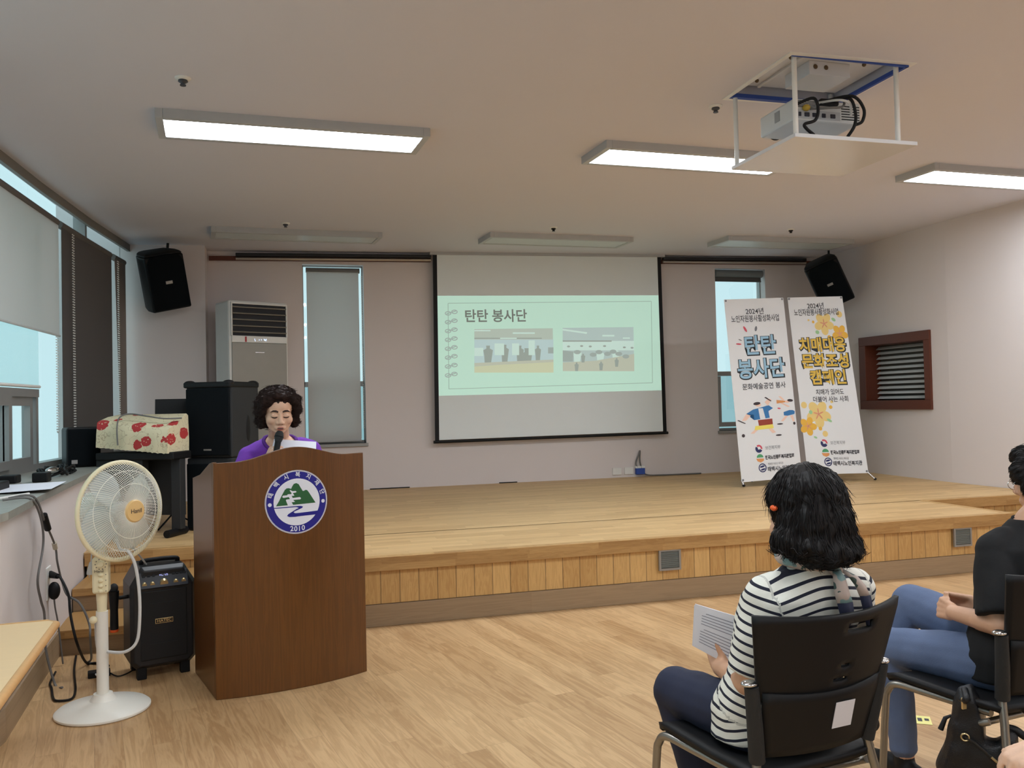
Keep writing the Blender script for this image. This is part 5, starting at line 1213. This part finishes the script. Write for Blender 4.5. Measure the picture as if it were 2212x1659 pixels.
# --- the woman in jeans
J2 = dict(ls=V((2.318, 2.33, .90)), rs=V((2.598, 2.365, .90)), le=V((2.250, 2.245, .672)), re=V((2.655, 2.34, .68)), lw=V((2.240, 2.435, .672)), rw=V((2.385, 2.47, .675)),
          lh=V((2.310, 2.33, .52)), rh=V((2.475, 2.35, .52)), lk=V((2.192, 2.70, .49)), rk=V((2.362, 2.78, .62)), la=V((2.208, 2.66, .105)), ra=V((2.19, 2.90, .20)), neck=V((2.475, 2.33, .982)), cuff=.88, lf=(-.05, 1, 0), rf=(-.5, .7, 0))
per2, sme2, Mh2, bme2, lat2, fwd2 = seated('person in black t-shirt and blue jeans with crossed legs, seated at the right edge', J2, None, (-.44, .90), V((2.530, 2.310, 1.125)), radians(-6),
    [(J2['lw'], (.15, .95, .0), (.9, -.1, -.3), -1, (.55, .6, .4), (.5, -.3, .8)), (J2['rw'], (-.75, .55, .05), (-.2, -.9, .2), 1, (.6, .8, .5), (.85, .1, .45))],
    dict(top='blacktee', rib='blacktee', leg='denim'), None, hole=(V((2.49, 2.335, 1.034)), .066), sleeves=.068, seed=5., leg_r=(.084, .068, .049), fit=.98, hem=.012)
c2 = V((2.530, 2.310, 1.125))
def curlflow(c):
    def fl(q, n):
        o = (q - c).normalized(); return o.cross(V((.3, .2, 1))).normalized() * .6 + V((0, 0, -.4)) + o * .4
    return fl
hair_obj(per2, [((0, -.025, .055), (.096, .105, .088)), ((0, -.05, -.005), (.092, .085, .085)), ((-.076, .050, .035), (.026, .036, .045)), ((-.080, .022, -.02), (.027, .036, .045)), ((-.080, -.004, .005), (.032, .058, .066)), ((.080, -.004, .005), (.032, .058, .066)), ((0, .055, .088), (.07, .045, .034)), ((-.066, -.035, -.055), (.032, .045, .04)), ((.066, -.035, -.055), (.032, .045, .04))], Mh2, M['hairblack'], .006, .008, 900, .05, curlflow(c2), 4, .0015)
gf = MB()
for s in (-1, 1):
    gf.tube([Mh2 @ V((s * .034 + .024 * cos(q), .100 + .004 * cos(q * 2), -.006 + .019 * sin(q))) for q in [2 * pi * i / 24 for i in range(24)]], .0013, 6, True)
    gf.tube([Mh2 @ V((s * .058, .099, .004)), Mh2 @ V((s * .076, .085, .006)), Mh2 @ V((s * .080, .0, .004))], .0014, 6)
gf.tube([Mh2 @ V((-.010, .101, .0)), Mh2 @ V((0, .104, .003)), Mh2 @ V((.010, .101, .0))], .0013, 6)
g = ob('glasses_frame', gf, M['chrome'], per2, smooth=60)
# --- the person whose hand alone shows
J3 = dict(ls=V((1.86, 1.27, .90)), rs=V((2.12, 1.30, .90)), le=V((1.90, 1.40, .63)), re=V((2.2, 1.4, .65)), lw=V((1.765, 1.58, .572)), rw=V((2.1, 1.6, .6)),
          lh=V((1.92, 1.27, .50)), rh=V((2.08, 1.29, .50)), lk=V((1.90, 1.66, .465)), rk=V((2.12, 1.70, .47)), la=V((1.96, 1.66, .10)), ra=V((2.12, 1.70, .10)), neck=V((1.99, 1.26, .97)), cuff=.7)
per3, *_ = seated('person beyond the right edge of whom only a hand shows in the lower right corner', J3, None, (-.1, 1), V((1.99, 1.28, 1.10)), 0,
    [(J3['lw'], (-.78, .42, .10), (-.1, .25, -.95), -1, (.55, .6, .45), (.3, .2, .2), 1.08), (J3['rw'], (0, 1, 0), (0, 0, -1), 1, (.3, .3, .2))], dict(top='blacktee', rib='blacktee', leg='denimdark'), None, hole=(V((1.99, 1.27, 1.03)), .06), seed=9., tone='skin')
hair_obj(per3, [((0, -.02, .055), (.09, .10, .085)), ((0, -.045, 0), (.088, .08, .09))], Mx.Translation((1.99, 1.28, 1.10)), M['hairblack'], .008, .006, 60, .05, curlflow(V((1.99, 1.28, 1.10))), 6)
ch3 = copy_tree(ch2); ch3.location = (2.0, 1.32, 0); ch3['label'] = 'black chair of the person beyond the right edge, out of the photo'; ch3['group'] = 'chairs out of the photo'

# --- handbag on the chair of the woman in jeans
hb_off = V((.03, -.02, 0))
hb = thing('handbag', 'black leather shoulder bag hanging from the chair of the woman in jeans', 'handbag', (2.14, 2.25, .3))
OL = [(2.106, 2.283, .477), (2.136, 2.254, .491), (2.15, 2.241, .449), (2.155, 2.236, .377), (2.159, 2.232, .334), (2.18, 2.213, .327), (2.2, 2.193, .346), (2.206, 2.187, .37), (2.226, 2.168, .356), (2.229, 2.165, .306), (2.236, 2.159, .193), (2.212, 2.182, .129), (2.09, 2.298, .102), (2.055, 2.331, .213), (2.075, 2.313, .30), (2.091, 2.297, .393)]
nb = V((.69, .724, 0)); f = MB()
cen = sum((V(p) for p in OL), V()) / len(OL); cen.z = .22
rr = []
for d, s in ((-.045, .86), (-.02, 1), (.02, 1), (.045, .86)): rr.append([cen + (V(p) - cen) * s + nb * d for p in OL])
f.loft(rr); bgm = blob(f, .006, 5, 'bag_body'); wrinkle(bgm, .008, 16, 4.)
ob('bag_body', bgm, M['leather'], hb, world=True)
ob('strap', MB().tube(spline([V((2.121, 2.269, .48)) - nb * .02, V((2.123, 2.266, .46)) - nb * .06, V((2.118, 2.30, .43)), V((2.13, 2.29, .41))]), .011, 8), M['leather'], hb, world=True, smooth=60)
ob('strap_end', MB().tube(spline([(2.206, 2.187, .37), (2.222, 2.173, .366), (2.245, 2.15, .35), (2.27, 2.13, .40), (2.26, 2.2, .43)]), .012, 8), M['leather'], hb, world=True, smooth=60)
o3 = [p - nb * .052 for p in (V((2.119, 2.271, .339)), V((2.138, 2.253, .326)), V((2.17, 2.222, .289)))]
ob('zip', MB().tube(o3, .004, 6), pm('zip_dark', (52, 50, 48), .4, .5), hb, world=True)
ob('zip_ring', MB().tube([o3[0] + V((.011 * cos(q) * .72, -.011 * cos(q) * .69, .011 * sin(q))) for q in [2 * pi * i / 16 for i in range(16)]], .003, 6, True), M['gold'], hb, world=True, smooth=60)
ob('zip_pull', MB().tube([o3[2], o3[2] + V((.012, -.012, -.014))], .004, 6), M['gold'], hb, world=True)
ob('buckle', MB().box(-.008, .008, -.004, .004, -.018, .018, Mx.Translation(V((2.118, 2.27, .445)) - nb * .05)), M['gold'], hb, world=True, bev=.002)
ob('tassel', MB().tube([(2.091, 2.297, .385), (2.078, 2.309, .374), (2.066, 2.318, .335)], [.004, .007, .009], 8), M['leather'], hb, world=True, smooth=60)

# --- the woman speaking behind the lectern
bd_ = MB(); sh = MB(); tr = MB()
lat = V((.995, .10, 0)); fwd = V((.10, -.995, 0))
hip = V((-.03, 5.27, .84)); nk = V((.004, 5.10, 1.255))
Ls, Rs = V((-.163, 5.10, 1.158)), V((.184, 5.13, 1.182))
C_ = [(hip + V((0, 0, -.05)), .165, .115), (hip * .6 + nk * .4, .155, .11), (hip * .3 + nk * .7, .175, .115), (hip * .16 + nk * .84, .165, .105), (hip * .05 + nk * .95, .115, .085), (nk + V((0, 0, .015)), .062, .058)]
bd_.loft([ringpts(c_, a * .94, b * .94, lat, fwd) for c_, a, b in C_])
sh.loft([ringpts(c_, a + .012, b + .014, lat, fwd) for c_, a, b in C_])
HC = V((.004, 4.955, 1.404))
Mh3 = Mx.Translation(HC) @ Mx.Rotation(pi + radians(7), 4, 'Z') @ Mx.Rotation(radians(-13), 4, 'X')
head_shapes(bd_, Mh3, 1.07)
bd_.cap(nk, .060, Mh3 @ V((0, -.028, -.05)), .056); bd_.cap(nk - V((0, .03, .05)), .06, nk + V((0, -.02, .01)), .05)
J4 = dict(le=V((-.235, 5.02, .98)), re=V((.24, 5.03, .98)), lw=V((-.07, 4.83, 1.135)), rw=V((.16, 4.84, 1.12)))
for S, e, w in ((Ls, J4['le'], J4['lw']), (Rs, J4['re'], J4['rw'])):
    bd_.chain([S, e, w], [.045, .038, .027]); sh.cap(S, .062, S * .65 + nk * .35, .055); sh.frus([S * .95 + e * .05, (S + e) / 2, e * .85 + S * .15], [.060, .062, .066], 18)
for s, x in ((-1, -.10), (1, .09)):
    H, K, A_ = hip + V((s * .085, 0, -.05)), V((x * .95 - .02, 5.24, .46)), V((x - .02, 5.28, .085))
    bd_.chain([H, K, A_], [.07, .045, .032]); tr.chain([H, K, A_], [.09, .062, .05])
tr.loft([ringpts(hip + V((0, 0, z)), a, b, lat, fwd) for z, a, b in ((-.12, .15, .11), (.03, .165, .115))])
hand(bd_, J4['lw'], (.35, -.30, .8), (.85, .1, -.2), 1, (.75, .8, .5), (.5, .4, .7)); hand(bd_, J4['rw'], (-.6, -.3, .7), (-.3, -.6, -.3), -1, (.5, .5, .3))
bme = blob(bd_, .0042, 3, 'person')
per4 = ob('person', bme, M['skin']); tag(per4, 'person in a purple t-shirt speaking into a microphone behind the lectern', 'person')
sme = blob(sh, .007, 5, 'shirt'); wrinkle(sme, .006, 12, 7.)
lp = cut(sme, lambda p: ((p - V((.012, 5.035, 1.268))) * 1.0).length > .092)
so_ = ob('t_shirt', sme, M['purple'], per4); rib('neck_rib', lp, .010, M['purpledark'], so_)
ob('trousers', blob(tr, .009, 4, 'trousers'), M['denimdark'], per4)
for x in (-.12, .07):
    f = MB(); shoe(f, (x, 5.28, 0), (.1, -1, 0)); ob('shoe', blob(f, .008, 3, 'shoe'), M['black'], per4)
# face details laid on the skin
inv = Mh3.inverted(); bv = BVHTree.FromPolygons([inv @ v.co for v in bme.vertices], [p.vertices[:] for p in bme.polygons])
def onface(x, z, off=.0005):
    h = bv.ray_cast(V((x, .3, z)), V((0, -1, 0)))[0]
    return Mh3 @ (h + V((0, off, 0))) if h else Mh3 @ V((x, .08, z))
for s in (-1, 1):
    ob('eyebrow', MB().tube([onface(s * x, z) for x, z in ((.012, .0245), (.024, .0285), (.038, .0285), (.052, .022))], [.004, .006, .0052, .002], 6), M['brow'], per4, smooth=60)
    ob('eyelashes', MB().tube([onface(s * x, z, .0004) for x, z in ((.015, -.0035), (.022, -.0065), (.032, -.0075), (.042, -.0055), (.049, -.002))], [.0014, .0034, .004, .0034, .0014], 6), M['brow'], per4, smooth=60)
    ob('eyelid_crease', MB().tube([onface(s * x, z, -.0002) for x, z in ((.018, .008), (.030, .0105), (.044, .007))], [.0005, .0010, .0005], 6), pm('crease', (150, 104, 84), .6), per4, smooth=60)
    ob('nostril', MB().ell(onface(s * .009, -.0425, -.001), (.0035, .003, .002)), M['mouth'], per4, smooth=60)
    ob('earring', MB().ell(Mh3 @ V((s * .084, .0, -.045)), .004), M['chrome'], per4, smooth=60)
ob('mouth', MB().tube([onface(x, -.0685, -.001) for x in (-.019, -.010, 0, .010, .019)], [.001, .0036, .0042, .0036, .001], 8), M['mouth'], per4, smooth=60)
ob('upper_lip', MB().tube([onface(x, z, -.0012) for x, z in ((-.022, -.0675), (-.012, -.0628), (-.004, -.0612), (0, -.062), (.004, -.0612), (.012, -.0628), (.022, -.0675))], [.001, .0026, .003, .0026, .003, .0026, .001], 8), M['lip'], per4, smooth=60)
ob('lower_lip', MB().tube([onface(x, z, -.0012) for x, z in ((-.020, -.0695), (-.011, -.0745), (0, -.0765), (.011, -.0745), (.020, -.0695))], [.001, .0034, .004, .0034, .001], 8), M['lip'], per4, smooth=60)
hs_ = [((0, -.030, .075), (.108, .105, .078)), ((0, -.060, .0), (.108, .080, .115)), ((-.096, -.012, .030), (.032, .055, .070)), ((.096, -.012, .030), (.032, .055, .070)), ((-.090, -.02, -.040), (.029, .045, .050)), ((.090, -.02, -.040), (.029, .045, .050)),
       ((-.070, .045, .090), (.042, .035, .034)), ((.072, .040, .082), (.040, .035, .044)), ((.0, .052, .112), (.062, .036, .026)), ((.055, .058, .088), (.036, .024, .024)), ((-.088, .025, .055), (.024, .03, .045)), ((.088, .026, .05), (.024, .03, .05))]
def vol(q, n):
    l = inv @ q; d = V((l.x * 6 + (.35 if l.x > -.02 else -.35), -.15, -.45 if l.z < .05 else -.05)); return (Mh3.to_3x3() @ d).normalized()
hair_obj(per4, hs_, Mh3, M['hair'], .0055, .009, 1300, .07, vol, 8, .0014, curl=.6, lift=.010)
mic = thing('microphone', 'black handheld microphone held under the chin of the speaking woman', 'microphone', (.006, 4.80, 1.29))
ax = (V((-.024, 4.76, 1.13)) - V((.010, 4.81, 1.302))).normalized(); MM = Mx.Translation((.010, 4.81, 1.302)) @ (-ax).to_track_quat('Z', 'Y').to_matrix().to_4x4()
ob('head', MB(MM).lathe([(0, .004), (.014, .002), (.021, -.008), (.024, -.022), (.023, -.04), (.017, -.058), (0, -.058)], 24), M['charcoal'], mic, world=True, smooth=45)
ob('band', MB(MM).lathe([(.0235, -.027), (.0255, -.028), (.0255, -.032), (.0235, -.033)], 24), M['black'], mic, world=True, smooth=45)
ob('handle', MB(MM).lathe([(0, -.055), (.0165, -.055), (.016, -.12), (.012, -.18), (0, -.18)], 20), M['black'], mic, world=True, smooth=45)
pp_ = ob('paper_sheet', MB().hexa([(-.035, 4.79, 1.205), (.20, 4.80, 1.18), (.205, 4.86, 1.238), (-.022, 4.85, 1.262)], [(-.035, 4.792, 1.204), (.20, 4.802, 1.179), (.205, 4.862, 1.237), (-.022, 4.852, 1.261)]), M['paper']); tag(pp_, 'white paper held up behind the lectern top by the speaking woman', 'paper')
